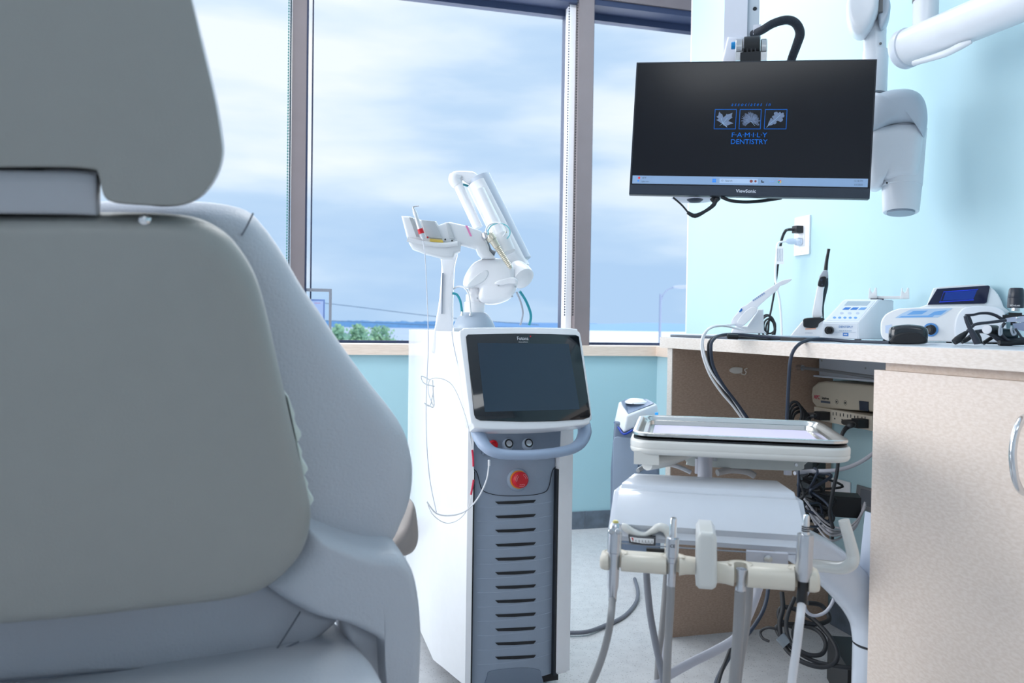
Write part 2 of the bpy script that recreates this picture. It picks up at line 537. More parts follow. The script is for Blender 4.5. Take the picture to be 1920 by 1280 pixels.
# ================================================================== OUTSIDE
waterm = mat('lake_water', (186, 204, 232), .5, noise=.1, nscale=.02)
whiteground = mat('pale_open_water', (252, 253, 255), .8, noise=.05, nscale=.05, emis=0)
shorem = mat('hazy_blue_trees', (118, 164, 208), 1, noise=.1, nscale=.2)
tn = math.tan(math.radians(20.2))
bm = bmesh.new(); add_prism(bm, [V((-1500, 8, -5.2)), V((8 * tn, 8, -5.2)), V((2400 * tn, 2400, -5.2)), V((-1500, 2400, -5.2))], V((0, 0, .2)))
struct(fin(bm, 'floor_lake', waterm))
bm = bmesh.new(); add_prism(bm, [V((8 * tn, 8, -5.2)), V((2300, 8, -5.2)), V((2300, 2400, -5.2)), V((2400 * tn, 2400, -5.2))], V((0, 0, .2)))
struct(fin(bm, 'floor_shore', whiteground))
def shore(name, x0px, x1px, d, ys, m, label, zb=-5):
    bm = bmesh.new(); n = len(ys); top = []
    pts = []
    for i in range(n):
        px = x0px + (x1px - x0px) * i / (n - 1)
        pts.append((px, ys[i]))
    fr = Fr(P(960, 611, d), _r0, V((CF.x, CF.y, 0)), (0, 0, 1))
    q = [fr.t(a, b) for a, b in pts]
    poly = q + [(q[-1][0], zb - fr.o.z), (q[0][0], zb - fr.o.z)]
    o = py_(name, fr, poly, 0, 60, m)
    return tag(o, label, 'shoreline')
ys = [599 + (i / 90) * 4.5 + random.uniform(-1.6, 1.6) for i in range(91)]
shore('far_shore', 380, 860, 1400, ys, shorem, 'hazy blue wooded shore across the lake, behind the small bushes')
ys = [606 + 1.5 * abs(math.sin(i * .05)) + random.uniform(-.3, .3) for i in range(60)]
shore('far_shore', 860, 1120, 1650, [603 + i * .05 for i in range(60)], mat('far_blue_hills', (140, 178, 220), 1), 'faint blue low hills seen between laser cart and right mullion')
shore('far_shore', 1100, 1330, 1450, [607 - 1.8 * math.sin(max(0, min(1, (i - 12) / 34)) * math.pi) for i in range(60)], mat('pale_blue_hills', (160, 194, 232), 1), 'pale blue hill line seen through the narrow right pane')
leafm = mat('hazy_leaves', (160, 196, 150), .9, noise=.3, nscale=2, col2=(120, 165, 146))
barkm = mat('tree_bark', (110, 104, 100), .9)
def tree(px, top, wpx, d, label):
    base = P(px, 640, d); base.z = -4.99
    r = thing('tree', label, 'tree', base, 'bushy trees below the left window')
    tz = P(px, top, d).z; s = d / F
    tube('trunk', [base, base + V((.1, 0, 3)), V((base.x, base.y, tz - .4))], [.12, .08, .03], barkm, r, seg=7)
    bm = bmesh.new()
    for i in range(1100):
        u = random.gauss(0, .5) * wpx * s / 2; h = random.random()
        zz = tz - h * 1.1 - random.random() * .2
        u *= (.6 + .5 * min(h * 3, 1))
        c = V((base.x + u, base.y + random.gauss(0, .3), zz - abs(u) * .25))
        a = V((random.uniform(-1, 1), random.uniform(-1, 1), random.uniform(-1, 1))).normalized() * random.uniform(.03, .07); b = a.orthogonal() * .7
        vs = [bm.verts.new(c + a), bm.verts.new(c + b), bm.verts.new(c - a), bm.verts.new(c - b)]
        bm.faces.new(vs)
    fin(bm, 'leaves', leafm, r, smooth=False)
tree(632, 607, 46, 19, 'leftmost pale green bush below window, beside the grey standing frame')
tree(672, 604, 40, 23, 'middle pale green bush below window, tallest of the three')
tree(712, 607, 56, 27, 'rightmost pale green bush below window, nearest the laser cart')
wirem = mat('utility_wire', (90, 112, 140), .6)
tag(tube('power_line', [P(380, 545, 30), P(625, 570, 30), P(825, 594, 30), P(1010, 609, 30)], .012, wirem, seg=6), 'upper dark power line sloping across the sky above the lake', 'power line')
tag(tube('power_line', [P(380, 592, 30), P(640, 602, 30), P(800, 609, 30), P(1000, 615, 30)], .012, wirem, seg=6), 'lower power line crossing in front of the blue wooded shore', 'power line')
lampm = mat('street_lamp_metal', (176, 186, 214), .5)
b = P(1237, 640, 26); b.z = -4.99
r = thing('street_lamp', 'slender street lamp with curved arm seen through the right pane', 'street lamp', b)
tube('pole', [b, V((b.x, b.y, P(1238, 551, 26).z))], .042, lampm, r, seg=8, n=2)
tube('arm', pp((1239, 566, 26), (1244, 552, 26), (1252, 543, 26), (1262, 539, 26)), .022, lampm, r, seg=8)
pillow('lamp_head', vframe(P(1275, 538, 26)), [(-.24, 0), (-.1, .05), (.2, .05), (.3, 0), (.1, -.045), (-.1, -.045)], -.12, .12, .04, mat('lamp_head_white', (215, 220, 240), .5), r)

# ================================================================== DENTAL CHAIR (near left)
shellm = mat('taupe_chair_shell', (152, 154, 152), .42, bump=.15, bscale=500)
leath = mat('grey_blue_upholstery', (190, 196, 206), .42, bump=.35, bscale=260, noise=.04, nscale=6)
leat2 = mat('pale_upholstery', (214, 218, 226), .45, bump=.3, bscale=260)
seam = mat('upholstery_seam', (120, 126, 138), .7)
CD = .74
chyaw = 9.5
cp = P(-60, 760, CD)
base = V((cp.x, cp.y, 0)) + V((-.1, .45, 0))
chair = thing('dental_chair', 'large grey upholstered dental chair seen from behind at left', 'dental chair', (base.x, base.y, 0))
cf = frame(cp, chyaw, 9)


def sym(fr, pts, ly=0):
    q = [fr.t(a, b, ly) for a, b in pts]
    return q + [(-a, b) for a, b in reversed(q) if a > 1e-4]


ly = .095
q = sym(cf, [(-40, 384), (200, 380), (350, 380), (415, 384), (470, 397), (505, 430), (540, 480), (575, 541), (610, 592), (645, 645), (700, 722), (745, 778), (772, 820), (786, 868), (789, 910), (783, 955), (768, 995), (744, 1036), (690, 1036), (630, 1015), (585, 1010), (520, 1085), (300, 1120), (-40, 1140)], ly)
bc = pillow('back_cushion', cf, q, ly, ly + .12, .045, leath, chair, bulge=.02, n=5, cen=(0, -.02), eb=.05)
# seams in the back cushion at the shoulder
sp_ = [cf.w(*((lambda t: (t[0], ly - .004, t[1]))(cf.t(a, b, ly)))) for a, b in ((452, 441), (462, 424), (474, 399))]
tube('seam', sp_, .0011, seam, bc, seg=6)
ly = .0
q = sym(cf, [(-40, 403), (180, 402), (300, 404), (372, 412), (420, 434), (455, 474), (480, 520), (498, 580), (514, 650), (530, 722), (553, 825), (574, 915), (581, 958), (572, 1010), (546, 1052), (500, 1090), (440, 1110), (300, 1127), (150, 1144), (-40, 1160)], 0)
sh = pillow('back_shell', cf, q, -.03, .085, .028, shellm, chair, bulge=.016, n=5, cen=(0, -.02), eb=.02)
lathe('screw', cf.w(*(lambda t: (t[0], -.026, t[1]))(cf.t(271, 411))), -cf.y, [(-.004, .006), (.0, .006), (.002, .0045), (.003, .001)], chrome, chair, 16)
# head rest
hf = frame(cp, chyaw, 7)
hx = [(-40, 316), (120, 316), (176, 320), (187, 326), (192, 346), (200, 371), (222, 381), (290, 385), (338, 384), (372, 368), (398, 336), (411, 296), (408, 255), (397, 190), (378, 110), (352, 0), (328, -90), (290, -140), (200, -160), (-40, -165)]
q = sym(hf, hx, -.01)
py_('headrest_shell', hf, smooth2(q, 4), -.045, .02, shellm, chair, bevel=.016, seg=6)
hx2 = [(-40, 330), (176, 336), (215, 372), (290, 386), (345, 384), (384, 366), (412, 330), (425, 288), (423, 248), (412, 185), (394, 108), (366, -4), (342, -100), (300, -155), (200, -178), (-40, -180)]
q = sym(hf, hx2, .03)
pillow('headrest_cushion', hf, q, .022, .11, .03, leat2, chair, bulge=.0, n=5, cen=(0, .42), eb=.04)
brm = mat('bracket_grey', (172, 176, 184), .4)
q = sym(hf, [(-40, 318), (150, 322), (183, 327), (184, 345), (183, 404), (140, 402), (-40, 400)], -.02)
py_('headrest_bracket', hf, q, -.035, .03, brm, chair, bevel=.004)
box('headrest_post', hf, -.06, .06, .03, .055, hf.t(0, 420)[1] - .08, hf.t(0, 250)[1], metal, chair, bevel=.004)
# lower lumbar skirt
ly = .09
q = sym(cf, [(-40, 1100), (300, 1090), (480, 1085), (560, 1125), (610, 1152), (640, 1164), (622, 1186), (580, 1218), (530, 1240), (460, 1246), (300, 1262), (-40, 1290)], ly)
sk = pillow('lumbar_cushion', cf, q, ly, ly + .13, .02, leath, chair, bulge=.012, n=5, eb=.05)
for s in (((562, 1144), (546, 1170), (530, 1195), (518, 1214)), ((-20, 1276), (200, 1256), (330, 1243), (440, 1236), (452, 1228), (520, 1216), (560, 1200)), ((444, 1234), (450, 1246), (458, 1258))):
    tube('seam', [cf.w(*(lambda t: (t[0], ly - .0135, t[1]))(cf.t(a, b, ly - .01))) for a, b in s], .0011, seam, sk, seg=6)
# arm wings (right and mirrored left)
wing = [(574, 992), (600, 1000), (650, 1020), (700, 1034), (745, 1040), (768, 1058), (782, 1092), (790, 1150), (792, 1210), (789, 1290), (786, 1400), (742, 1400), (722, 1300), (719, 1235), (719, 1213), (707, 1198), (680, 1184), (640, 1167), (600, 1158), (560, 1142), (498, 1098), (540, 1062), (566, 1030)]
for sgn in (1, -1):
    q = [(sgn * a, b) for a, b in tpts(cf, wing, .04)]
    if sgn < 0: q = q[::-1]
    w_ = pillow('arm_wing', cf, q, .03, .16, .026, leath, chair, bulge=.0, n=5, cen=(sgn * cf.t(716, 1120, .04)[0], cf.t(716, 1120, .04)[1]), eb=.04)
    q = [(sgn * a, b) for a, b in tpts(cf, [(640, 1150), (700, 1160), (745, 1200), (760, 1300), (750, 1420), (690, 1420), (668, 1290), (652, 1220)], .11)]
    if sgn < 0: q = q[::-1]
    pillow('arm_pad', cf, q, .075, .22, .022, leat2, chair, bulge=.008, n=5, eb=.04)
    q = [(sgn * a, b) for a, b in tpts(cf, [(750, 985), (772, 940), (781, 975), (781, 1012), (768, 1034), (742, 1040), (725, 1020)], .2)]
    if sgn < 0: q = q[::-1]
    pillow('arm_end', cf, q, .18, .26, .02, mat('taupe_arm_end', (160, 152, 148), .45), chair, n=5, eb=.02)
# seat, column and base below
sf = frame(V((cp.x, cp.y, 0)), chyaw)
sz = P(300, 1280, CD + .2).z
q = [(-.28, -.12), (.28, -.12), (.385, -.07), (.405, .14), (.32, .7), (.22, 1.1), (-.22, 1.1), (-.32, .7), (-.405, .14), (-.385, -.07)]
sfr = Fr(V((cp.x, cp.y, .497)) + sf.y * .0, sf.x, -sf.z, sf.y)
pillow('seat_cushion', sfr, q, -.0, .12, .04, leat2, chair, bulge=.004, n=4, cen=(0, .4))
pz_('seat_shell', sf, [(a * .9, .55 + (b - .55) * .9) for a, b in q], sfr.o.z - .17, sfr.o.z - .115, shellm, chair, bevel=.02)
pz_('base_plate', sf, smooth2([(-.2, .2), (.2, .2), (.24, .6), (.2, 1.0), (-.2, 1.0), (-.24, .6)], 6), 0, .06, whitem, chair, bevel=.015)
box('lift_column', sf, -.11, .11, .4, .75, .06, sfr.o.z - .16, whitem, chair, bevel=.03)
box('back_hinge', sf, -.1, .1, .27, .33, sfr.o.z - .16, sfr.o.z + .09, shellm, chair, bevel=.02)
# control strip clipped along the shell's side: three toothed modules
swm = mat('mint_white_rubber', (214, 226, 222), .5)
for k, (s0, s1) in enumerate((((541, 756), (556, 828)), ((556, 831), (568, 891)), ((568, 893), (579, 948)))):
    ax, az = cf.t(*s0, .0); bx_, bz = cf.t(*s1, .0)
    d = V((bx_ - ax, bz - az)); L = d.length; d /= L; n_ = V((-d.y, d.x))
    if n_.x < 0: n_ = -n_
    prof = [(0, .0), (.0, .004), (.18, .0075), (.28, .0095), (.42, .006), (.6, .008), (.78, .0145), (.88, .0145), (.95, .008), (1, .006), (1, 0)]
    if k == 0: prof = [(-.16, 0), (-.16, .003), (0, .005)] + prof[2:]
    pts = [(ax + d.x * L * s + n_.x * h * .45, az + d.y * L * s + n_.y * h * .45) for s, h in prof]
    py_('switch_strip', cf, pts, .0, .03, swm, chair, bevel=.0012)

# ================================================================== LASER CART
cy = 5.42
SC = V((.51588, 1.76029, .7864))
cyf = frame((0, 0, 0), cy)
O = SC + cyf.y * .065; O.z = 0
L = Fr(O, cyf.x, cyf.y, cyf.z)
cart = thing('laser_cart', 'tall white and grey dental laser cart with tilted touch screen', 'laser cart', L.w(0, .3, 0))
bodym = mat('glossy_white_shell', (240, 242, 246), .25, coat=.3)
sidem = mat('satin_white_side', (226, 231, 238), .35)
panelm = mat('steel_blue_grey_panel', (148, 162, 180), .5, noise=.03)
pand = mat('dark_recess', (20, 24, 30), .6)


def lx(px, py, yy): return L.t(px, py, yy)[0]


xfl = lx(886, 1000, .0); xfr = lx(1047, 1000, 0)
xr = lx(1071, 1000, .02)
xl1 = lx(823, 1100, .14); xl2 = lx(762, 900, .62)
pl = [(xfl, .0), (xfl + .004, .03), (xfr - .004, .03), (xfr, 0), (xr - .006, 0.004), (xr, .02), (xr + .004, .3), (xr, .6), (xr - .03, .64), (xl2 + .05, .65), (xl2 + .01, .64), (xl2, .61), (xl2 - .012, .4), (xl1 - .004, .17), (xl1 + .004, .135), (xfl - .012, .005)]
ztop = L.t(800, 616, .5)[1] - 0
bm = bmesh.new()
# lofted body: plan extruded, back part rises into a rounded shoulder
add_prism(bm, [L.w(a, b, .05) for a, b in pl], V((0, 0, .885 - .05)))
bm.normal_update()
tops = [f for f in bm.faces if f.normal.z > .99]
bmesh.ops.bevel(bm, geom=list({e for f in tops for e in f.edges}), offset=.04, segments=7, affect='EDGES', clamp_overlap=True)
fin(bm, 'body', bodym, cart)
box('plinth', L, xl2 + .05, xr - .02, .04, .6, .02, .055, rubber, cart, bevel=.005)
for a, b in ((xl2 + .07, .1), (xr - .05, .1), (xl2 + .07, .55), (xr - .05, .55)):
    c_ = L.w(a, b, .025)
    lathe('caster', c_ - L.x * .012, L.x, [(0, .02), (.004, .025), (.02, .025), (.024, .02)], rubber, cart, 20)
# grey front panel, slightly bowed
bm = bmesh.new()
nn = 14; rows = [(.04, 0), (.88, 0)]
def bow(u): return -.012 * (1 - (2 * u - 1) ** 4) + .018
zt = L.t(960, 800, 0)[1] + .05
verts = []
zs = [.05 + (zt - .05) * k / 40 for k in range(41)]
for z in zs:
    verts.append([bm.verts.new(L.w(xfl + .004 + (xfr - xfl - .008) * i / nn, bow(i / nn), z)) for i in range(nn + 1)])
for a in range(40):
    for i in range(nn): bm.faces.new((verts[a][i], verts[a][i + 1], verts[a + 1][i + 1], verts[a + 1][i]))
fp = fin(bm, 'front_panel', panelm, cart)
# raised louvre ribs + dark slots
ridge = mat('panel_ridge', (162, 176, 194), .45)
for k in range(12):
    y = 941.6 + k * 26.45
    q = tpts(L, [(929, y - 1), (1005, y - 4.5), (1001, y + .5), (965, y + 3.2), (934, y + 3.4)], .004)
    py_('vent_slot', L, q, .0045, .012, pand, cart)
    a0 = lx(897, y + 5, .006); a1 = lx(1036, y + 1, .006); z0 = L.t(966, y + 7, .006)[1]
    pts = [L.w(a0 + (a1 - a0) * i / 8, bow((a0 + (a1 - a0) * i / 8 - xfl) / (xfr - xfl)) + .0005, z0 - .0000 + .003 * ((i - 4) / 4) ** 2) for i in range(9)]
    if k > -1: tube('rib', pts, .0011, ridge, fp, seg=6, n=1, raw=True)
dk = mat('dark_gap', (30, 36, 44), .6)
box('side_gap', L, xfl - .001, xfl + .005, .004, .02, .05, L.t(888, 885, 0)[1], dk, cart)
box('side_gap', L, xfr - .006, xfr + .001, .002, .02, .05, L.t(1046, 880, 0)[1], dk, cart)
def surf(a, b, off=-.0006):
    x_ = lx(a, b, .008); return L.w(x_, bow(min(max((x_ - xfl) / (xfr - xfl), 0), 1)) + off, L.t(a, b, .008)[1])
tube('panel_seam', [surf(a, b) for a, b in ((884, 879), (894, 884), (899, 900), (903, 915), (912, 923), (935, 928), (965, 929), (1000, 927), (1022, 922), (1030, 912), (1034, 895), (1038, 882), (1046, 875))], .0009, dk, fp, seg=6)
q = tpts(L, [(914, 1268), (922, 1258), (955, 1253), (990, 1252), (1010, 1256), (1015, 1264), (1015, 1310), (914, 1310)], .004)
py_('foot_recess', L, smooth2(q, 3), .0046, .0085, mat('panel_recess', (120, 134, 152), .5), cart)
# emergency stop
ec = surf(970, 898); en = (-L.y + V((0, 0, .12))).normalized()
lathe('stop_collar', ec - en * .008, en, [(0, .029), (.010, .027), (.014, .0225), (.014, .018)], panelm, cart)
lathe('stop_ring', ec, en, [(0, .0215), (.008, .0215), (.0085, .019)], mat('yellow_ring', (232, 150, 40), .4), cart)
eb_ = lathe('stop_button', ec + en * .004, en, [(0, .0185), (.008, .0195), (.018, .019), (.021, .016), (.0215, .009), (.0212, .001)], red, cart)
tf = Fr(ec + en * .0262, L.x, -en, V((0, 0, 1)) - en * en.z)
pink = mat('pale_pink_print', (240, 170, 180), .5)
for ang in (35, 155, 270):
    pts = [tf.w(math.cos(math.radians(ang + t)) * .013, 0, math.sin(math.radians(ang + t)) * .013) for t in range(-26, 27, 6)]
    for rr in (.0112, .0150):
        tube('arrow_mark', [tf.w(math.cos(math.radians(ang + t)) * rr, 0, math.sin(math.radians(ang + t)) * rr) for t in range(-26, 20, 5)], .0004, pink, eb_, seg=5, n=2)
    c = math.radians(ang + 30)
    tube('arrow_mark', [tf.w(math.cos(c - .2) * .0105, 0, math.sin(c - .2) * .0105), tf.w(math.cos(c + .12) * .0131, 0, math.sin(c + .12) * .0131), tf.w(math.cos(c - .2) * .0158, 0, math.sin(c - .2) * .0158)], .0004, pink, eb_, seg=5, n=2, raw=True)
# recessed socket bay and sockets
q = tpts(L, [(903, 790), (1052, 790), (1050, 838), (1046, 852), (905, 852)], .0)
py_('socket_bay', L, q, -.002, .02, mat('bay_grey', (120, 134, 152), .5), cart, bevel=.002)
for a, b in ((953, 832), (990, 831)):
    c_ = P(a, b, (L.w(0, -.004, 0) - CAM).dot(CF) + 0)
    c_ = RP(a, b, L.w(0, -.004, 0), L.y)
    ax_ = (-L.y + V((0, 0, .35))).normalized()
    s_ = lathe('socket', c_, ax_, [(-.006, .016), (.001, .014), (.005, .011)], panelm, cart)
    lathe('socket_hole', c_ + ax_ * .005, ax_, [(-.002, .0105), (.0008, .0105), (.001, .008), (-.001, .007)], black, s_)
    lathe('contact_ring', c_ + ax_ * .0052, ax_, [(0, .0075), (.0015, .0072), (.0015, .006)], chrome, s_)
c_ = RP(924, 834, L.w(0, -.004, 0), L.y)
lathe('red_socket', c_, (-L.y + V((0, 0, .3))), [(-.004, .012), (.006, .011), (.008, .007), (.004, .006)], red, cart)
# screen unit
sf_ = frame(SC, 5.42, -21.7, -.29)
ol = [(862, 627), (868, 617), (880, 613.5), (975, 613), (1072, 614.5), (1084, 620), (1090, 632), (1101, 705), (1110, 777), (1107, 788), (1100, 795), (1040, 802), (980, 804.5), (900, 803), (887, 795), (881, 780), (871, 700)]
q = tpts(sf_, ol, 0)
bz = py_('screen_housing', sf_, smooth2(q, 3), .001, .042, bodym, cart, bevel=.006, seg=4)
gl = [(873.5, 631), (877, 627), (930, 625.8), (975, 625.3), (1030, 626), (1079, 628), (1085, 631), (1107, 777), (1105, 782), (1094, 786), (1040, 789.5), (980, 790.5), (900, 788), (892, 784), (889, 777)]
scb = mat('black_screen_glass', (10, 16, 24), .07, coat=.5)
gs = py_('screen_glass', sf_, tpts(sf_, gl, 0), -.0015, .003, scb, cart, bevel=.0007, seg=2)
ds = py_('display', sf_, tpts(sf_, [(895, 643), (1066, 644.5), (1087, 767), (909, 772)], -.0015), -.0021, -.0014, mat('grey_display', (44, 58, 74), .08), gs)
silver = mat('silver_lettering', (210, 214, 220), .4)
ft = sf_.at(sf_.w(*(lambda t: (t[0], -.0018, t[1]))(sf_.t(980, 634.5, -.0015))))
text('Fotona', ft, .0125, silver, gs, sx=.8)
ft = sf_.at(sf_.w(*(lambda t: (t[0], -.0018, t[1]))(sf_.t(981, 641, -.0015))))
text('choose perfection', ft, .0032, silver, gs)
lathe('logo_dot', sf_.w(*(lambda t: (t[0], -.0018, t[1]))(sf_.t(994.5, 630.5, -.0015))), -sf_.y, [(0, .0018), (.0003, .0018)], red, gs, 12)
box('screen_neck', L, sf_.o.dot(L.x) - L.o.dot(L.x) - .09, sf_.o.dot(L.x) - L.o.dot(L.x) + .06, .0, .12, .70, .87, bodym, cart, bevel=.01)
# handle
hd = -.10
hq = [(893, 797, -.055), (899, 818, -.075), (912, 838, -.1), (935, 850, -.112), (985, 853, -.115), (1035, 849, -.11), (1070, 842, -.1), (1088, 830, -.085), (1096, 812, -.07), (1095, 795, -.055)]
tube('handle', [RP(a, b, L.w(0, c, 0), L.y) for a, b, c in hq], [.016, .0165, .0155, .0145, .0145, .0145, .0145, .0155, .0165, .016], mat('blue_grey_handle', (160, 178, 204), .4), cart, seg=16, flat=.8, flatdir=(0, 0, 1))
# curved seam on the chamfered left corner
ca, cb = L.w(xl1 + .004, .135, 0), L.w(xfl - .012, .005, 0)
cn = (cb - ca).cross(V((0, 0, 1))).normalized()
tube('panel_seam', [RP(a, b, ca + (ca - CAM) * -.0006, cn) for a, b in ((847, 622), (851, 650), (860, 690), (868, 725), (876, 770), (882, 815), (885, 850))], .0009, mat('soft_seam', (170, 180, 196), .5), cart, seg=6)
q = tpts(L, [(850, 606), (1075, 608), (1080, 616), (1082, 640), (852, 640)], .08)
tube('top_rail', [L.w(L.t(850, 609, .1)[0], .1, .888), L.w(L.t(1080, 609, .1)[0], .1, .888)], .006, sidem, cart, seg=10)
# post with cradle
pd = (L.w(0, .22, 0) + L.x * -.05 - CAM).dot(CF)
pd = 2.05
PF = vframe(P(840, 600, pd))
q = tpts(PF, [(846, 466), (858, 474), (853, 500), (850, 560), (850, 610), (853, 660), (810, 660), (816, 610), (824, 560), (828, 500), (826, 478), (832, 466)])
pillow('post', PF, q, -.03, .06, .02, bodym, cart, n=4, bulge=.002, eb=.02)
bm = bmesh.new()
q = tpts(PF, [(829, 512), (831.5, 512), (829.5, 588), (827.5, 588)], -.03)
py_('post_slot', PF, q, -.036, -.03, mat('slot_grey', (140, 150, 165), .5), cart)
def cr3(z):  # zoomed crop coordinates (720,300, scale .2656)
    return [(720 + a * .26556, 300 + b * .26556) for a, b in z]
cradm = mat('cradle_white', (228, 232, 236), .35)
crf = vframe(P(820, 445, 1.93))
q = tpts(crf, cr3([(122, 392), (180, 396), (260, 420), (370, 430), (385, 458), (430, 440), (470, 436), (590, 462), (690, 500), (720, 560), (740, 610), (745, 640), (790, 690), (700, 690), (672, 660), (655, 620), (545, 590), (540, 640), (500, 655), (490, 690), (420, 690), (290, 655), (200, 620), (175, 580), (160, 540)]))
cra = py_('cradle', crf, q, .0, .055, cradm, cart, bevel=.006)
# troughs and pads on the cradle's face
grec = mat('cradle_grey_insert', (196, 202, 206), .45)
py_('cradle_pad', crf, tpts(crf, cr3([(262, 424), (358, 432), (410, 556), (300, 548)]), 0), -.004, .001, grec, cra, bevel=.001)
py_('cradle_pad', crf, tpts(crf, cr3([(436, 446), (458, 442), (500, 560), (462, 552)]), 0), -.003, .001, grec, cra, bevel=.001)
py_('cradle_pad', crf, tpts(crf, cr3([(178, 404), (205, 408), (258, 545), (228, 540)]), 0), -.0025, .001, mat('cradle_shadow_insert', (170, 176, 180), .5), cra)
tube('cradle_lip', [crf.w(*(lambda t: (t[0], -.006, t[1]))(crf.t(a, b))) for a, b in cr3([(165, 560), (230, 575), (300, 590), (420, 600), (520, 590)])], .006, cradm, cra, seg=8)
py_('warning_label', crf, tpts(crf, cr3([(322, 558), (412, 566), (420, 586), (328, 578)]), -.0), -.0095, -.0, mat('yellow_label', (220, 190, 90), .5), cra)
py_('pink_mark', crf, tpts(crf, cr3([(574, 461), (590, 464), (621, 538), (607, 537)]), 0), -.0008, .001, mat('pink_mark', (232, 140, 190), .5), cra)
for a, b in ((262, 545), (308, 547), (432, 562), (480, 570)):
    p_ = cr3([(a, b)])[0]; x_, z_ = crf.t(*p_)
    lathe('clip_pin', crf.w(x_, -.004, z_), -crf.y, [(0, .0022), (.004, .002), (.005, .0005)], red if a < 400 else black, cra, 10)
# ---- articulated arm
D = 2.02
def mm(px, d=D): return px / F * d
dome = mat('blue_grey_dome', (176, 190, 206), .35)
c_ = P(889, 612, D)
af = vframe(P(920, 540, D))
q = tpts(af, cr3([(562, 860), (590, 790), (640, 730), (710, 702), (790, 700), (870, 708), (915, 760), (925, 830), (940, 870), (925, 930), (880, 985), (800, 1015), (730, 1018), (680, 1000), (668, 960), (668, 905), (575, 905)]))
arm = pillow('articulated_arm', af, q, -.045, .04, .018, bodym, cart, n=4, cen=af.t(*cr3([(790, 850)])[0]), bulge=.004)
lathe('base_dome', V((c_.x, c_.y, .885)), (0, 0, 1), [(0, .054), (.006, .055), (.02, .050), (.034, .042), (.044, .034), (.048, .028)], dome, arm, 36)
lathe('swivel', V((c_.x, c_.y, .928)), (0, 0, 1), [(0, .026), (.03, .026), (.032, .022), (.05, .022), (.05, .016), (.066, .016)], bodym, arm, 28)
lathe('chrome_collar', V((c_.x, c_.y, .962)), (0, 0, 1), [(0, .0165), (.015, .0165)], chrome, arm, 28)
q = tpts(af, cr3([(585, 895), (640, 835), (690, 795), (730, 785), (742, 810), (720, 850), (680, 880), (620, 905)]))
pillow('shoulder_inset', af, q, -.0502, -.03, .004, cradm, arm, n=4)
q = tpts(af, cr3([(780, 880), (800, 860), (850, 845), (900, 836), (935, 850), (935, 880), (880, 880), (830, 890)]))
pillow('housing_lip', af, q, -.06, -.03, .006, bodym, arm, n=4)
for a, b in ((660, 975), (808, 884), (905, 962), (928, 893)):
    x_, z_ = af.t(*cr3([(a, b)])[0], -.05)
    lathe('screw', af.w(x_, -.052, z_), -af.y, [(-.006, .0024), (.001, .0024), (.0012, .0008)], metal, arm, 10)
def cp3(a, b, d=D):
    x_, y_ = cr3([(a, b)])[0]; return P(x_, y_, d)
lathe('elbow', cp3(940, 790, D + .0), (cp3(1010, 860, D - .03) - cp3(940, 790, D)), [(-.01, .028), (.0, .030), (.02, .031), (.032, .029), (.037, .02), (.038, .004)], bodym, arm, 30)
lathe('elbow_ring', cp3(900, 800), (cp3(960, 850) - cp3(900, 800)), [(0, .016), (.02, .016)], metal, arm, 20)
upt = tube('upper_tube', [cp3(955, 770, D + .02), cp3(660, 165, D + .05)], mm(21), bodym, arm, seg=28, n=2)
tube('tube_cover', [cp3(960, 720, D + .035), cp3(670, 130, D + .06)], mm(23), mat('cover_grey', (196, 206, 220), .3), arm, seg=28, n=2)
tube('inner_tube', [cp3(835, 560, D - .03), cp3(672, 215, D - .0)], [mm(12), mm(11)], bodym, arm, seg=20, n=2)
tube('inner_joint', [cp3(880, 650, D - .04), cp3(830, 525, D - .03)], [mm(13), mm(13.5)], cradm, arm, seg=20, n=2)
tube('lower_tube', [cp3(665, 480, D + .03), cp3(518, 165, D + .04)], [mm(9), mm(9)], bodym, arm, seg=20, n=2)
tube('wrist', [cp3(522, 178, D + .04), cp3(500, 140, D + .04), cp3(505, 105, D + .04)], [mm(10), mm(12), mm(11)], bodym, arm, seg=20)
q = tpts(vframe(P(860, 335, D + .05)), cr3([(465, 125), (480, 92), (520, 80), (600, 82), (640, 90), (670, 120), (650, 150), (600, 168), (560, 150), (545, 120), (520, 160), (475, 160)]))
pillow('top_bridge', vframe(P(860, 335, D + .05)), q, -.014, .03, .008, bodym, arm, n=4)
# hook and hoses of the arm
tube('teal_hose', [cp3(485, 940), cp3(515, 950), cp3(540, 1000), cp3(552, 1085)], mm(2.3), teal, arm, seg=8)
tube('grey_hose', [cp3(485, 915, D + .02), cp3(520, 893, D), cp3(570, 905, D - .01), cp3(600, 960, D - .03), cp3(612, 1085, D - .045)], mm(1.7), mat('white_hose', (225, 228, 232), .4), arm, seg=8)
for a in (552, 612):
    lathe('hose_fitting', cp3(a, 1098, D - .04), (0, 0, 1), [(0, .0045), (.004, .0045), (.004, .003), (.010, .003)], chrome, arm, 12)
tube('teal_hose', [cp3(958, 925, D + .02), cp3(1000, 990, D + .03), cp3(1032, 1070, D + .03), cp3(1036, 1120, D + .03), cp3(1024, 1165, D + .03)], mm(2.6), teal, arm, seg=8)
tube('grey_hose', [cp3(935, 930, D + .02), cp3(965, 1000, D + .03), cp3(980, 1070, D + .03), cp3(975, 1120, D + .03), cp3(962, 1165, D + .03)], mm(1.8), lgrey, arm, seg=8)
tube('teal_hose', [cp3(560, 172, D + .05), cp3(600, 185, D + .06)], mm(2.3), teal, arm, seg=8, n=3)

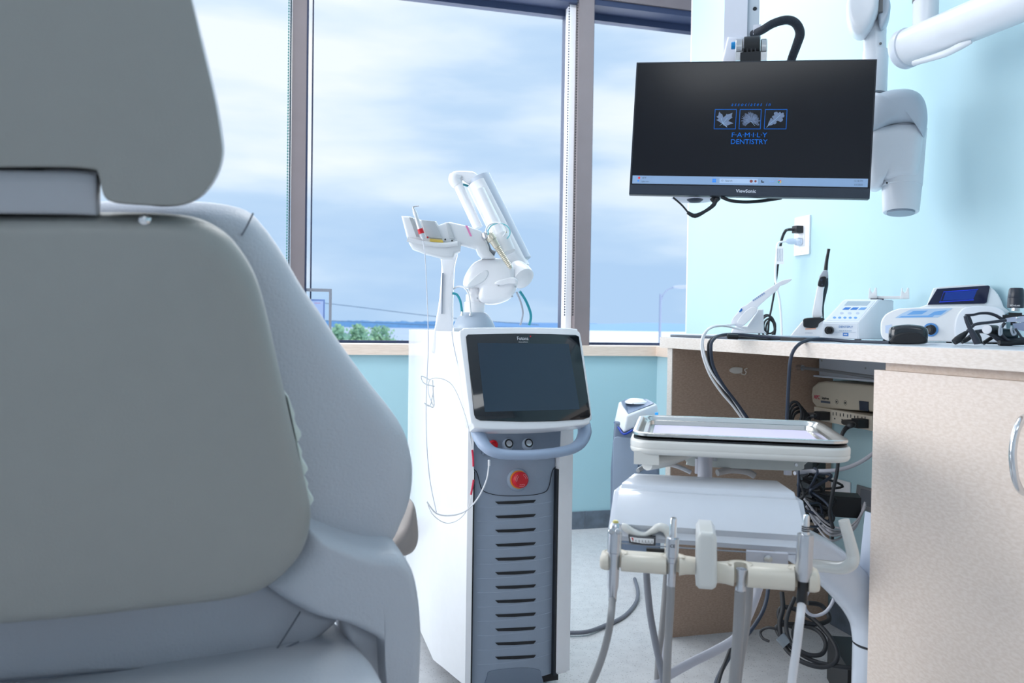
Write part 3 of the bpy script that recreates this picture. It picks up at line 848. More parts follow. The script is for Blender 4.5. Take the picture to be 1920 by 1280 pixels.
# beam handpiece clipped beside the arm
hp = thing('laser_handpiece', 'ribbed silver and gold laser handpiece clipped against the folded arm', 'handpiece', cp3(900, 770, D - .09))
d = D - .09
bm = bmesh.new(); n_ = []
prof = [(0, mm(3.5, d)), (.1, mm(5, d)), (.16, mm(5, d))]
a_, b_ = cp3(898, 765, d), cp3(738, 520, d)
ax_ = b_ - a_; Ln = ax_.length
pr = [(0, .004)]
for i in range(14):
    t = .05 + i * .042; pr += [(Ln * t, .0048 + .0035 * t), (Ln * (t + .022), .0062 + .004 * t)]
pr += [(Ln * .66, .0085), (Ln * .8, .0095), (Ln * .82, .012), (Ln * .93, .012), (Ln, .009)]
lathe('ribbed_grip', a_, ax_, pr, mat('warm_silver', (214, 208, 190), .25, .6), hp, 20)
lathe('end_block', cp3(735, 560, d) , ax_, [(0, .004), (.004, .011), (.012, .011), (.02, .006)], metal, hp, 14)
tube('holder_clip', [cp3(715, 560, d + .03), cp3(745, 640, d + .03), cp3(785, 660, d + .03)], mm(5, d), mat('clip_grey', (120, 128, 138), .4), hp, seg=10)
for nm, m_, r_, cx_, cy_, rr in (('teal_fiber', tealw, 1.1, 812, 510, 78), ('white_fiber', bodym, 1.5, 790, 500, 70)):
    pts = [cp3(cx_ + rr * math.cos(t), cy_ - rr * .82 * math.sin(t), d - .01) for t in [math.radians(g) for g in (195, 165, 130, 90, 50, 15, -15, -45)]]
    tube(nm, pts, mm(r_, d), m_, hp, seg=8)
tube('gold_fitting', [cp3(712, 505, d), cp3(718, 530, d)], mm(1.8, d), mat('brass', (210, 170, 80), .3, .7), hp, seg=10, n=2)
tube('gold_fitting', [cp3(858, 485, d), cp3(864, 515, d)], mm(1.4, d), mat('brass', (210, 170, 80), .3, .7), hp, seg=10, n=2)

# thin handpiece with red ring standing in the cradle
hp = thing('dental_handpiece', 'slim silver laser handpiece with red ring, upright in cart cradle', 'handpiece', cp3(278, 560, 1.905))
d = 1.905
a_, b_ = cp3(278, 560, d), cp3(210, 345, d); ax_ = (b_ - a_).normalized(); Ln = (b_ - a_).length
lathe('grip', a_, ax_, [(0, .003), (.008, .0062), (.02, .0064), (Ln * .5, .0058), (Ln * .75, .0046), (Ln * .8, .0052), (Ln * .92, .0044), (Ln, .003)], mat('handpiece_silver', (222, 224, 228), .22, .5), hp, 20)
lathe('red_ring', a_ + ax_ * .014, ax_, [(0, .0069), (.012, .0068)], red, hp, 20)
tube('tip', [cp3(210, 350, d), cp3(206, 335, d), cp3(215, 328, d), cp3(248, 323, d)], [.003, .0022, .0016, .0010], metal, hp, seg=8)
tube('fiber', [P(793, 452, 1.9), P(797, 480, 1.88), P(801, 560, 1.86), P(803, 640, 1.84), P(801, 700, 1.84), P(799, 760, 1.83), P(800, 830, 1.8), P(806, 900, 1.78), P(818, 960, 1.75)], .0011, mat('grey_fiber', (205, 210, 220), .4), hp, seg=6)
# loose fiber with red sleeves looping down the side of the cart
fb = thing('fiber_cable', 'thin white fiber cable with red sleeves looping beside cart handle', 'cable', RP(840, 975, L.w(0, -.12, 0), L.y))
def fp_(l): return [RP(a, b, L.w(0, -.125, 0), L.y) for a, b in l]
wf = mat('white_fiber_jacket', (238, 240, 244), .4)
tube('fiber', fp_([(812, 760), (803, 735), (806, 712), (825, 709), (848, 722), (866, 760), (878, 800), (884, 838), (887, 868), (888, 895), (884, 925), (876, 955), (858, 975), (835, 980), (812, 965), (800, 940)]), .0009, wf, fb, seg=6)
tube('fiber', fp_([(800, 940), (818, 962), (845, 966), (872, 958), (895, 935), (912, 900), (917, 868)]), .0017, wf, fb, seg=6)
tube('red_sleeve', fp_([(885.5, 843), (887, 858), (887.5, 874)]), .0023, mat('crimson_sleeve', (205, 50, 80), .4), fb, seg=8)
tube('red_sleeve', fp_([(888, 899), (886, 912), (883, 927)]), .0023, mat('crimson_sleeve', (205, 50, 80), .4), fb, seg=8)
tube('connector', fp_([(917, 862), (917, 873)]), .0026, wf, fb, seg=8, n=2)
for s in ([(806, 712), (790, 705), (795, 718), (815, 724)], [(811, 712), (812, 735), (813, 762), (800, 758)], [(812, 735), (806, 760), (795, 755)]):
    tube('fiber_tie', fp_(s), .0012, wf, fb, seg=6)

# ================================================================== COUNTER, DESK, CABINET
FX = 1.04
CT = .875
laminate = mat('pale_laminate_top', (214, 220, 228), .25, noise=.03, nscale=60)
edgem = wood('maple_laminate_edge', (234, 224, 216), (224, 212, 202), .5, (20, 14, 60))
deskm = wood('maple_desk_panel', (186, 160, 142), (172, 146, 128), .5, (20, 30, 50))
doorm = wood('maple_cabinet_door', (240, 226, 216), (230, 214, 202), .5, (30, 16, 40))
YE = 1.04 / math.tan(math.radians(25.56))
ct = thing('worktop', 'long pale wood-edged worktop along the right wall', 'countertop', (1.3, .8, .843))
box('top', WF, FX + .003, WX - .001, -.6, YE - .003, .847, CT, laminate, ct, bevel=.001)
box('edge_band', WF, FX, FX + .0035, -.6, YE, .843, CT - .0012, edgem, ct, bevel=.0008)
box('edge_band', WF, FX + .0036, WX - .001, YE - .0031, YE, .843, CT - .0012, edgem, ct, bevel=.0008)
box('underside', WF, FX + .004, WX - .001, -.6, YE - .004, .8431, .8465, edgem, ct)
pn = thing('desk_end_panel', 'brown wood panel closing the far end of the desk knee space', 'desk panel', (1.3, 2.125, 0))
box('panel', WF, 1.0515, 1.59, 2.109, 2.139, 0, .8425, deskm, pn, bevel=.001)
box('edge_band', WF, 1.0485, 1.0514, 2.1092, 2.1388, .001, .8422, edgem, pn)

YC = 1.05 / math.tan(math.radians(24.4 + 15.1))
cb = thing('base_cabinet', 'pale wood base cabinet at right with curved chrome pull', 'cabinet', (1.3, .5, 0))
box('body', WF, 1.072, 1.59, -.55, YC - .004, .0, .8425, doorm, cb, bevel=.001)
dr = box('door', WF, 1.05, 1.0695, .60, YC, .03, .828, doorm, cb, bevel=.0015)
box('door', WF, 1.05, 1.0695, .02, .597, .03, .828, doorm, cb, bevel=.0015)
hx_ = 1.05
hps = [RP(a, b, (hx_ - c, 0, 0), V((1, 0, 0))) for a, b, c in ((1925, 781, .0), (1916, 786, .014), (1906, 806, .028), (1900, 835, .034), (1899, 860, .035), (1903, 893, .031), (1912, 916, .018), (1925, 925, .0))]
tube('handle', hps, .0055, chrome, dr, seg=12)

# white sheet-metal box fixed to the cabinet's inner side
bm = bmesh.new()
Yb = YC + .001
q = [RP(a, b, (0, YC + .06, 0), V((0, 1, 0))) for a, b in ((1622, 958), (1680, 980), (1680, 1150), (1606, 1108))]
add_prism(bm, q, V((0, -.058, 0))); bev(bm, .002, 2)
tag(fin(bm, 'wall_box', mat('pale_blue_white_metal', (204, 214, 232), .4)), 'pale white metal box on cabinet side next to curved delivery arm', 'box')

# outlet plate on the wall with two plugs
of = frame(PX(1506, 442, WX), -90)      # x towards viewer (-Y world), y into wall (+X), z up
of = Fr(PX(1506, 442, WX), (0, -1, 0), (1, 0, 0), (0, 0, 1))
ou = thing('wall_outlet', 'white double wall outlet plate above the worktop', 'outlet', of.w(0, 0, -.062))
ptm = mat('outlet_white', (244, 246, 250), .35)
box('plate', of, -.04, .04, -.006, -.0005, -.063, .063, ptm, ou, bevel=.0025)
box('receptacle_face', of, -.017, .017, -.0085, -.006, -.034, .034, ptm, ou, bevel=.001)
for z in (-.05, .05):
    lathe('plate_screw', of.w(0, -.0055, z), -of.y, [(0, .003), (.001, .003), (.0012, .001)], ptm, ou, 12)
pg = thing('plugged_cord', 'black power cord plugged into top socket of wall outlet', 'cord', of.w(0, -.02, .02))
box('plug', of, -.013, .013, -.034, -.0095, .008, .031, rubber, pg, bevel=.004)
d0 = 2.62
tube('cord', [of.w(-.003, -.03, .02), of.w(-.012, -.05, .019)] + pp((1472, 434, d0 - .03), (1466, 448, d0), (1461, 475, d0), (1458, 500, d0), (1453, 540, d0), (1447, 575, d0), (1442, 600, d0), (1440, 622, d0), (1436, 640, d0)), [.005, .0045, .0032, .0032], rubber, pg, seg=10)
for i, (cx_, cy_, rx, ry) in enumerate(((1440, 612, 13, 20), (1443, 611, 11, 14), (1438, 616, 16, 26), (1444, 617, 8, 17))):
    pts = [P(cx_ + rx * math.cos(math.radians(t)), cy_ - ry * math.sin(math.radians(t)), 2.60 + i * .008) for t in range(0, 360, 45)]
    bm = bmesh.new(); add_tube(bm, crom(pts, 6, True) + [pts[0]], .003, seg=8, raw=True); fin(bm, 'coil', rubber, pg)
pg = thing('plugged_cord', 'white power cord with clear plug and paper tag in lower socket', 'cord', of.w(0, -.02, -.02))
clr = mat('clear_plug', (216, 228, 246), .12, coat=.6)
lathe('plug', of.w(0, -.0095, -.02), -of.y, [(0, .013), (.006, .0135), (.008, .0125), (.010, .0135), (.012, .0125), (.016, .013), (.022, .009), (.03, .0105), (.045, .009), (.055, .004)], clr, pg, 20)
tube('cord', [of.w(0, -.06, -.02), of.w(-.005, -.09, -.028)] + pp((1457, 475, 2.56), (1455, 490, 2.55), (1454, 520, 2.55), (1457, 540, 2.54), (1462, 565, 2.54), (1465, 600, 2.54), (1466, 632, 2.54)), .0034, wf, pg, seg=10)
tgf = vframe(P(1462, 477, 2.54))
tg = py_('paper_tag', tgf, tpts(tgf, [(1456, 462), (1469, 461), (1470, 495), (1455, 495)]), 0, .0006, mat('tag_paper', (246, 248, 252), .7), pg)
tgl = mat('tag_print', (150, 162, 180), .7)
for k in range(4):
    q = tpts(tgf, [(1457.5 + k * 3, 466), (1458.4 + k * 3, 466), (1458 + k * 3, 490), (1457.2 + k * 3, 490)])
    py_('tag_print', tgf, q, -.0004, 0, tgl, tg)

# closed laptop
lt = thing('laptop', 'closed flat laptop at the far left end of worktop under the scanner', 'laptop', (1.2, 1.95, CT))
la = [(1.052, 2.13), (1.052, 1.80), (1.285, 1.76), (1.32, 2.10)]
lap = mat('laptop_dark', (48, 60, 78), .35)
pz_('base', WF, la, CT + .0005, CT + .006, lap, lt, bevel=.001)
pz_('lid', WF, la, CT + .0064, CT + .0105, mat('laptop_silver', (196, 206, 220), .3, .3), lt, bevel=.001)
ov = vframe(P(1440, 636, 1.96))
tag(box('flat_adapter', Fr(V((1.14, 1.62, CT)), (.62, -.78, 0), (.78, .62, 0), (0, 0, 1)), -.05, .07, -.015, .015, .0005, .007, black, bevel=.002), 'flat black strip adapter lying on worktop between laptop and scaler box', 'adapter')

# intraoral scanner leaning in its white wedge base
d = 2.08
SF = vframe(P(1420, 625, d)); SF.o.z = CT + .0108
def g8(l): return [(1240 + a * .20317, 400 + b * .20317) for a, b in l]
scn_ = thing('scanner_stand', 'white wedge stand on the laptop holding the scanner wand', 'scanner stand', SF.w(0, 0, 0))
o_ = SF.w(0, 0, 0)
q = [(a, max(b, 0)) for a, b in tpts(SF, g8([(640, 1105), (655, 1065), (700, 1030), (790, 1040), (880, 905), (892, 882), (942, 884), (948, 1080), (975, 1108)]))]
py_('wedge', SF, q, .012, .075, white, scn_, bevel=.004)
wd = thing('intraoral_scanner', 'white scanner wand resting on wedge stand, tip pointing up right', 'scanner', SF.w(0, .02, .02))
q = tpts(SF, g8([(645, 1010), (668, 960), (715, 905), (740, 865), (780, 850), (830, 810), (900, 755), (960, 715), (1000, 690), (1060, 650), (1105, 625), (1150, 612), (1200, 608), (1190, 625), (1140, 655), (1095, 670), (1080, 700), (1030, 740), (960, 800), (890, 865), (885, 905), (830, 970), (760, 1035), (715, 1045), (670, 1035)]), .0)
py_('body', SF, smooth2(q, 2), -.016, .011, mat('scanner_white', (240, 243, 250), .3), wd, bevel=.006, seg=4)
py_('grip_inset', SF, smooth2(tpts(SF, g8([(700, 1000), (780, 900), (840, 865), (882, 880), (870, 920), (780, 1015), (740, 1030)]), -.016), 4), -.0185, -.015, bodym, wd, bevel=.001)
py_('blue_button', SF, tpts(SF, g8([(716, 905), (738, 876), (748, 882), (742, 900), (722, 912)]), -.017), -.0185, -.012, mat('blue_button', (20, 110, 200), .4), wd)
x_, z_ = SF.t(*g8([(900, 768)])[0], -.017)
tf = Fr(SF.w(x_, -.0172, z_), SF.x * math.cos(.62) + SF.z * math.sin(.62), SF.y, SF.z * math.cos(.62) - SF.x * math.sin(.62))
dashes(tf, .036, .0045, mat('blue_grey_print', (150, 175, 215), .5), wd)
tube('cable', [SF.w(*(lambda t: (t[0], -.005, t[1]))(SF.t(1378, 608)))] + pp((1360, 610, 1.95), (1340, 612, 1.90), (1326, 619, 1.86), (1317, 632, 1.835), (1315, 650, 1.83), (1320, 675, 1.83), (1332, 705, 1.84), (1352, 735, 1.86), (1375, 762, 1.88), (1395, 790, 1.9)), .0026, wf, wd, seg=10)
tube('cable', pp((1396, 620, 1.98), (1360, 611, 1.94), (1335, 612, 1.91), (1322, 626, 1.87), (1318, 650, 1.85), (1330, 690, 1.86), (1350, 720, 1.87), (1372, 745, 1.88), (1400, 790, 1.9)), .0026, wf, wd, seg=10)

# black cables over the worktop front
kb = thing('black_cable', 'black cable bundle lying on worktop and hanging over its front left', 'cable', P(1335, 640, 1.82))
fy = [(1545, 637, 1.80), (1500, 636, 1.86), (1450, 632, 1.90), (1400, 628, 1.93), (1370, 626.5, 1.92), (1350, 629, 1.90), (1338, 636, 1.86), (1333, 650, 1.84), (1337, 685, 1.85), (1355, 720, 1.86), (1385, 760, 1.88), (1406, 790, 1.9)]
tube('cable', pp(*fy), .0037, navy, kb, seg=10)
tube('cable', pp(*[(a - 5 + (a < 1500) * 0, b + 1, c + .012) for a, b, c in fy[2:]]), .0034, rubber, kb, seg=10)
tube('ferrite', pp((1364, 630.5, 1.88), (1383, 631.5, 1.88)), .0065, black, kb, seg=14, n=2)
tube('cable', pp((1500, 634.5, 2.0), (1440, 636, 1.9), (1384, 632, 1.88)), .0022, rubber, kb, seg=8)
kb = thing('black_cable', 'single dark cable drooping over worktop front beside the knee space', 'cable', P(1490, 650, 1.7))
tube('cable', pp((1668, 642, 1.62), (1630, 641, 1.66), (1590, 639.5, 1.70), (1550, 636, 1.73), (1525, 636, 1.72), (1505, 641, 1.69), (1490, 654, 1.67), (1482, 675, 1.67), (1479, 710, 1.68), (1477, 750, 1.70), (1475, 790, 1.72)), .0037, navy, kb, seg=10)

# curing light on charger
d = 2.22
KF = vframe(P(1525, 632, d)); KF.o.z = CT
ch = thing('charger_base', 'small white charging base with black cup beside the scaler box', 'charger', KF.w(0, 0, 0))
def KT(l, yy=0): return [(a, max(b, .0006)) for a, b in tpts(KF, l, yy)]
py_('foot', KF, smooth2(KT([(1480, 637), (1484, 627), (1498, 610), (1512, 598), (1545, 600), (1560, 640)]), 3), -.03, .04, white, ch, bevel=.006)
cup = py_('cup', KF, smooth2(KT([(1508, 597), (1530, 595), (1544, 596), (1545, 600), (1536, 606), (1533, 613), (1524, 615), (1508, 613), (1506, 605)], -.03), 3), -.038, .02, black, ch, bevel=.004)
py_('orange_strip', KF, KT([(1510, 615.5), (1530, 614.5), (1530, 617), (1510, 618)], -.031), -.032, -.029, mat('orange_glow', (246, 190, 165), .5), ch)
x_, z_ = KF.t(1517, 624, -.031)
dashes(KF.at(KF.w(x_, -.0305, z_)), .02, .0012, tgl, ch)
cl = thing('curing_light', 'white and black dental curing light standing upright in its charger', 'curing light', P(1528, 600, d))
def g8p(l): return g8(l)
py_('handle', KF, smooth2(tpts(KF, g8([(1395, 955), (1405, 850), (1425, 750), (1440, 680), (1455, 668), (1490, 672), (1496, 700), (1490, 800), (1482, 900), (1480, 955)]), -.01), 3), -.022, .006, white, cl, bevel=.005)
py_('spine', KF, smooth2(tpts(KF, g8([(1488, 960), (1480, 860), (1492, 760), (1500, 700), (1515, 620), (1500, 540), (1535, 545), (1540, 620), (1538, 680), (1515, 780), (1500, 860), (1500, 960)]), -.005), 3), -.016, .012, mat('dark_teal_grip', (38, 58, 66), .4), cl, bevel=.003)
py_('control_panel', KF, smooth2(tpts(KF, g8([(1445, 670), (1455, 610), (1478, 585), (1520, 590), (1518, 640), (1500, 678)]), -.012), 3), -.026, .006, black, cl, bevel=.003)
py_('collar', KF, smooth2(tpts(KF, g8([(1455, 600), (1480, 545), (1500, 525), (1535, 530), (1538, 580), (1530, 600)]), -.01), 3), -.020, .006, mat('grey_collar', (170, 178, 188), .4), cl, bevel=.004)
tube('light_guide', [KF.w(*(lambda t: (t[0], -.008, t[1]))(KF.t(*p_))) for p_ in g8([(1515, 535), (1525, 440), (1538, 370), (1545, 330)])], [.0055, .0045, .004, .0042], black, cl, seg=14)
for a, b, r_ in ((1476, 612, .0035), (1484, 655, .002)):
    x_, z_ = KF.t(*g8([(a, b)])[0], -.026)
    lathe('button', KF.w(x_, -.026, z_), -KF.y, [(0, r_), (.0012, r_), (.0015, r_ * .5)], navy, cl, 12)

# scaler box with sloped keypad
d = 2.07
XF = vframe(P(1575, 637, d)); XF.o.z = CT
sb = thing('scaler_unit', 'white ultrasonic scaler box with sloped keypad on worktop', 'scaler', XF.w(0, 0, 0))
# own axes: front faces the viewer, body recedes to the right
a0 = RP(1541, 637, XF.w(0, 0, 0), XF.y); a1 = RP(1609, 637, XF.w(0, 0, 0), XF.y)
w_ = (a1 - a0).length
BF = Fr(V((a0.x, a0.y, CT + .004)), XF.x, (XF.y + XF.x * .72).normalized(), (0, 0, 1))
depth_ = .15
h0 = .042
hz = .115
sk_ = BF
def bw(a, b, c): return BF.w(a, b, c)
prof = [(0, 0), (0, h0), (.004, h0 + .003), (.082, hz - .012), (.09, hz - .010), (depth_, hz - .010), (depth_, 0)]
bm = bmesh.new()
add_prism(bm, [bw(0, a, b) for a, b in prof], BF.x * w_)
bmesh.ops.bevel(bm, geom=[e for e in bm.edges], offset=.002, segments=2, affect='EDGES', clamp_overlap=True)
sbm = mat('scaler_white', (232, 238, 246), .35)
bd = fin(bm, 'housing', sbm, sb)
slope = (bw(0, .082, hz - .012) - bw(0, .004, h0 + .003)); sl_l = slope.length
KP = Fr(bw(0, .004, h0 + .003) , BF.x, -(BF.x.cross(slope).normalized()), slope)   # x right, z up the slope
if KP.y.z > 0: KP.y = -KP.y
bl = [mat('keypad_blue', (40, 120, 205), .5), mat('keypad_mid_blue', (110, 165, 225), .5), mat('keypad_grey', (190, 205, 226), .5)]
py_('keypad', KP, [(.006, .004), (w_ - .006, .004), (w_ - .006, sl_l - .004), (.006, sl_l - .004)], -.0006, .0, mat('keypad_face', (222, 232, 244), .4), sb)
py_('display', KP, [(.016, sl_l * .74), (w_ - .016, sl_l * .74), (w_ - .016, sl_l * .93), (.016, sl_l * .93)], -.0012, -.0005, mat('lcd_grey', (176, 194, 206), .2), sb)
for k in range(3):
    x0 = w_ * (.24 + .22 * k)
    py_('button', KP, [(x0, sl_l * .54), (x0 + .015, sl_l * .54), (x0 + .016, sl_l * .64), (x0 + .002, sl_l * .64)], -.0012, -.0004, bl[0] if k < 2 else bl[1], sb)
    lathe('button', KP.w(x0 + .006, -.0004, sl_l * .38), -KP.y, [(0, .0045), (.0006, .0045)], bl[2], sb, 14)
for k in range(5):
    lathe('button', KP.w(w_ * (.22 + .145 * k), -.0004, sl_l * .17), -KP.y, [(0, .004), (.0006, .004)], bl[1], sb, 14)
lathe('connector', bw(w_ * .24, 0, .022), -BF.y, [(0, .010), (.012, .010), (.012, .008), (.006, .007)], black, sb, 20)
lathe('connector', bw(w_ * .24, -.004, .022), -XF.y, [(0, .0095), (.003, .0095), (.014, .0085), (.014, .006), (.010, .006)], black, sb, 20)
TF = Fr(bw(w_ * .66, -.0008, .031), XF.x, XF.y, (0, 0, 1))
btx = mat('blue_print', (90, 140, 200), .5)
text('DENTSPLY', TF, .0085, btx, sb, sx=.85)
dashes(TF.at(TF.w(0, 0, -.0095)), .03, .003, mat('pale_print', (176, 194, 214), .5), sb)
box('blue_badge', TF.at(TF.w(0, 0, -.019)), -.0065, .0065, .0, .001, -.004, .004, bl[0], sb, bevel=.0004)
dashes(TF.at(TF.w(0, -.0003, -.019)), .009, .003, white, sb, 3)
box('panel_line', BF, .006, w_ - .006, -.0012, .0, .0175, .018, mat('pale_print', (176, 194, 214), .5), sb)
for a in (.1, .9):
    for c in (.02, .13):
        lathe('foot', bw(w_ * a, c, -.0038), (0, 0, 1), [(0, .005), (.004, .005)], rubber, sb, 12)
# handpiece cradle on top
q = [(0, 0), (0, 0)]
HF = vframe(BF.w(w_ * .55, .10, hz - .009))
hc = thing('handpiece_holder', 'small white two-pronged handpiece holder standing on scaler box', 'holder', HF.w(0, 0, 0))
zz0 = HF.t(1650, 560)[1]
hw = lambda l: tpts(HF, l)
HF = vframe(P(1665, 560, (HF.o - CAM).dot(CF))); HF.o.z = BF.o.z + hz - .0098
bt = py_('bar', HF, tpts(HF, [(1629, 560), (1629, 555), (1704, 555), (1704, 559), (1700, 560.5)]), -.008, .008, white, hc, bevel=.001)
for x0 in (1628, 1688):
    w1 = 17
    q = [(x0, 560), (x0 + 2, 541), (x0 + 4, 540), (x0 + 5, 546), (x0 + 8, 549.5), (x0 + 11, 546), (x0 + 13, 539.5), (x0 + 16, 540), (x0 + w1, 560)]
    py_('prong', HF, tpts(HF, q), -.012, -.006, white, hc, bevel=.001)
zb_ = BF.o.z + hz - .0105 - HF.o.z
box('clamp', HF, HF.t(1640, 560)[0] - .01, HF.t(1640, 560)[0] + .022, -.02, .0, HF.t(1640, 560)[1] - .004, HF.t(1640, 560)[1], navy, hc, bevel=.001)

# motor unit with dark blue display
d = 1.90
EF = vframe(P(1750, 640, d)); EF.o.z = CT + .002
mu = thing('endodontic_motor', 'rounded white dental motor unit with dark blue angled screen', 'motor unit', EF.w(0, .05, 0))
EF.o.z = CT + .003
def ET(l, yy=0): return [(a, max(b, 0)) for a, b in tpts(EF, l, yy)]
q = ET([(1651, 612), (1653, 600), (1662, 588), (1680, 580), (1700, 577), (1790, 574), (1840, 576), (1872, 583), (1884, 600), (1884, 636), (1870, 642), (1780, 641), (1680, 640), (1660, 637), (1652, 628)])
py_('housing', EF, smooth2(q, 3), .0, .105, white, mu, bevel=.012, seg=5)
q = ET([(1700, 577), (1732, 566), (1762, 560), (1800, 566), (1850, 575), (1884, 590), (1884, 640), (1790, 640), (1790, 600)], .0)
py_('side_cheek', EF, smooth2(ET([(1790, 606), (1796, 588), (1812, 575), (1850, 573), (1880, 580), (1886, 600), (1886, 636), (1860, 641), (1800, 641), (1790, 628)], -.004), 3), -.005, .03, mat('cheek_white', (226, 232, 240), .35), mu, bevel=.004)
hb = py_('screen_hood', EF, smooth2(ET([(1726, 580), (1738, 571), (1748, 545), (1760, 538), (1830, 533), (1855, 536), (1872, 552), (1882, 575), (1884, 590)], .03), 2), .03, .10, mat('hood_white', (228, 236, 242), .35), mu, bevel=.008, seg=4)
scr = py_('screen', EF, ET([(1739, 571), (1757, 541.5), (1853, 535), (1856, 537), (1850, 567), (1846, 569)], .028), .0255, .031, mat('dark_navy_screen', (26, 34, 62), .15), mu, bevel=.0008)
for a, b in (((1763, 565), (1769, 548)), ((1769, 547), (1834, 542.5)), ((1761, 566), (1826, 562))):
    py_('screen_line', EF, [EF.t(a[0], a[1] - .8, .0253), EF.t(b[0], b[1] - .8, .0253), EF.t(b[0], b[1] + .8, .0253), EF.t(a[0], a[1] + .8, .0253)], .0248, .0256, mat('screen_blue_line', (14, 50, 190), .4, emis=.4), scr)
py_('screen_area', EF, ET([(1768, 563), (1773, 548), (1832, 544), (1825, 561)], .0253), .0250, .0256, mat('screen_blue', (10, 48, 130), .3, emis=.3), scr)
sl_ = EF.w(*(lambda t: (t[0], -.0005, t[1]))(EF.t(1740, 590)))
kq = ET([(1678, 596), (1690, 588), (1708, 580), (1786, 577.5), (1770, 589), (1758, 595)], -.0)
py_('keypad', EF, kq, -.0008, .004, mat('motor_keypad', (190, 216, 244), .4), mu)
for q in ([(1700, 590), (1712, 583), (1740, 582), (1728, 589)], [(1740, 591), (1752, 584), (1776, 581), (1764, 590)], [(1684, 595), (1690, 592.5), (1752, 591), (1748, 594)]):
    py_('key', EF, ET(q, -.001), -.0013, -.0006, mat('motor_key_blue', (120, 178, 236), .4), mu)
py_('front_label', EF, ET([(1660, 610), (1672, 608), (1672, 626), (1660, 624)], -.001), -.001, .002, mat('lavender_label', (206, 222, 248), .4), mu)
c_ = EF.w(*(lambda t: (t[0], .0, t[1]))(EF.t(1745, 618)))
lathe('socket_rim', c_ + EF.y * .002, -EF.y, [(0, .0165), (.005, .016), (.006, .0135)], mat('blue_rim', (90, 150, 215), .3), mu, 24)
lathe('motor_socket', c_, -EF.y - EF.x * .35, [(0, .0125), (.004, .0125), (.005, .0105), (.009, .0105), (.010, .009), (.018, .009), (.019, .0075), (.014, .007)], black, mu, 24)
for a in (1670, 1780, 1870):
    lathe('foot', EF.w(EF.t(a, 640)[0], .05, -.0028), (0, 0, 1), [(0, .006), (.004, .006)], rubber, mu, 12)

# glossy black pod (wireless pedal/mouse-like)
d = 1.60
GF = vframe(P(1703, 645, d)); GF.o.z = CT + .0005
md = thing('black_pod', 'glossy black rounded pod with oval dark face in front of motor unit', 'pod', GF.w(0, .02, 0))
def GT(l, yy=0): return [(a, max(b, 0)) for a, b in tpts(GF, l, yy)]
pillow('shell', GF, GT([(1667, 642), (1666, 620), (1672, 612), (1690, 608.5), (1710, 608), (1730, 611), (1740, 618), (1740, 636), (1736, 644), (1703, 645.5), (1675, 645)]), .0, .07, .014, mat('glossy_black', (26, 34, 42), .15, coat=.6), md, n=4, eb=.02)
pillow('face', GF, GT([(1668, 640), (1675, 630), (1690, 624), (1705, 622.5), (1722, 624), (1735, 631), (1738, 638), (1730, 644), (1700, 645), (1676, 644)], -.005), -.008, .02, .005, mat('matte_black_face', (18, 20, 26), .6), md, n=4)

# loupes with headlight
lp = thing('dental_loupes', 'black framed dental loupes with clear shields folded on worktop', 'loupes', PZ(1850, 645, CT))
d = 1.60
def g7(l, dd=d): return [P(1720 + a * .10935, 520 + b * .10935, dd) for a, b in l]
lf = mat('slate_black_frame', (46, 50, 62), .4)
tube('frame_front', g7([(820, 650), (960, 640), (1080, 615), (1220, 615), (1340, 650), (1430, 700), (1520, 740)]), .0034, lf, lp, seg=10, flat=.6)
tube('temple_arm', g7([(1520, 735), (1400, 750), (1200, 775), (1060, 790), (980, 810), (930, 850), (880, 900), (830, 960)], 1.57), .003, lf, lp, seg=10)
tube('temple_tip', g7([(840, 940), (760, 1010), (700, 1060), (630, 1110)], 1.57), [.0035, .0065, .0075, .006], rubber, lp, seg=12)
tube('temple_arm', g7([(820, 660), (850, 760), (900, 870), (950, 960), (1000, 1060), (1030, 1130)], 1.55), [.003, .0035, .004, .0055, .0065, .006], lf, lp, seg=12)
tube('temple_tip', g7([(985, 910), (1030, 1040), (1060, 1130)], 1.56), [.005, .007, .006], rubber, lp, seg=12)
tube('frame_rim', g7([(860, 650), (900, 740), (940, 860)], 1.61), .004, lf, lp, seg=10)
tube('lower_rim', g7([(900, 1010), (980, 950), (1060, 925), (1180, 930), (1300, 990), (1400, 1060), (1500, 1090), (1600, 1100), (1829, 1090)], 1.61), [.003, .004, .005, .007, .008], lf, lp, seg=12)
tube('strap', g7([(760, 1100), (850, 1060), (930, 1000)], 1.63), .005, rubber, lp, seg=10)
tube('strap', g7([(1130, 1130), (1230, 1060), (1300, 1020)], 1.63), .004, rubber, lp, seg=10)
tube('strap', g7([(1400, 1120), (1550, 1130), (1700, 1110), (1829, 1110), (1900, 1100)], 1.60), .0055, rubber, lp, seg=10)
tube('nose_bridge', g7([(1500, 780), (1450, 850), (1440, 940), (1480, 1020), (1560, 1080)], 1.60), .003, lf, lp, seg=10)
clearp = mat('clear_pad', (190, 200, 214), .15, coat=.5)
tube('nose_pad', g7([(1430, 820), (1405, 900), (1410, 980), (1440, 960), (1440, 860)], 1.59), .0022, clearp, lp, seg=8)
tube('nose_pad', g7([(1620, 840), (1610, 900), (1640, 980), (1680, 960), (1660, 870)], 1.59), .0022, clearp, lp, seg=8)
c_ = g7([(1225, 890)], 1.60)[0]
lathe('loupe_barrel', c_, -vframe(c_).y + vframe(c_).x * -.4, [(-.03, .009), (0, .0095), (.008, .0095), (.008, .0075), (.002, .0065), (.002, .001)], black, lp, 24)
lathe('barrel_ring', c_, -vframe(c_).y + vframe(c_).x * -.4, [(.0082, .0092), (.0092, .009), (.0092, .0074)], clearp, lp, 24)
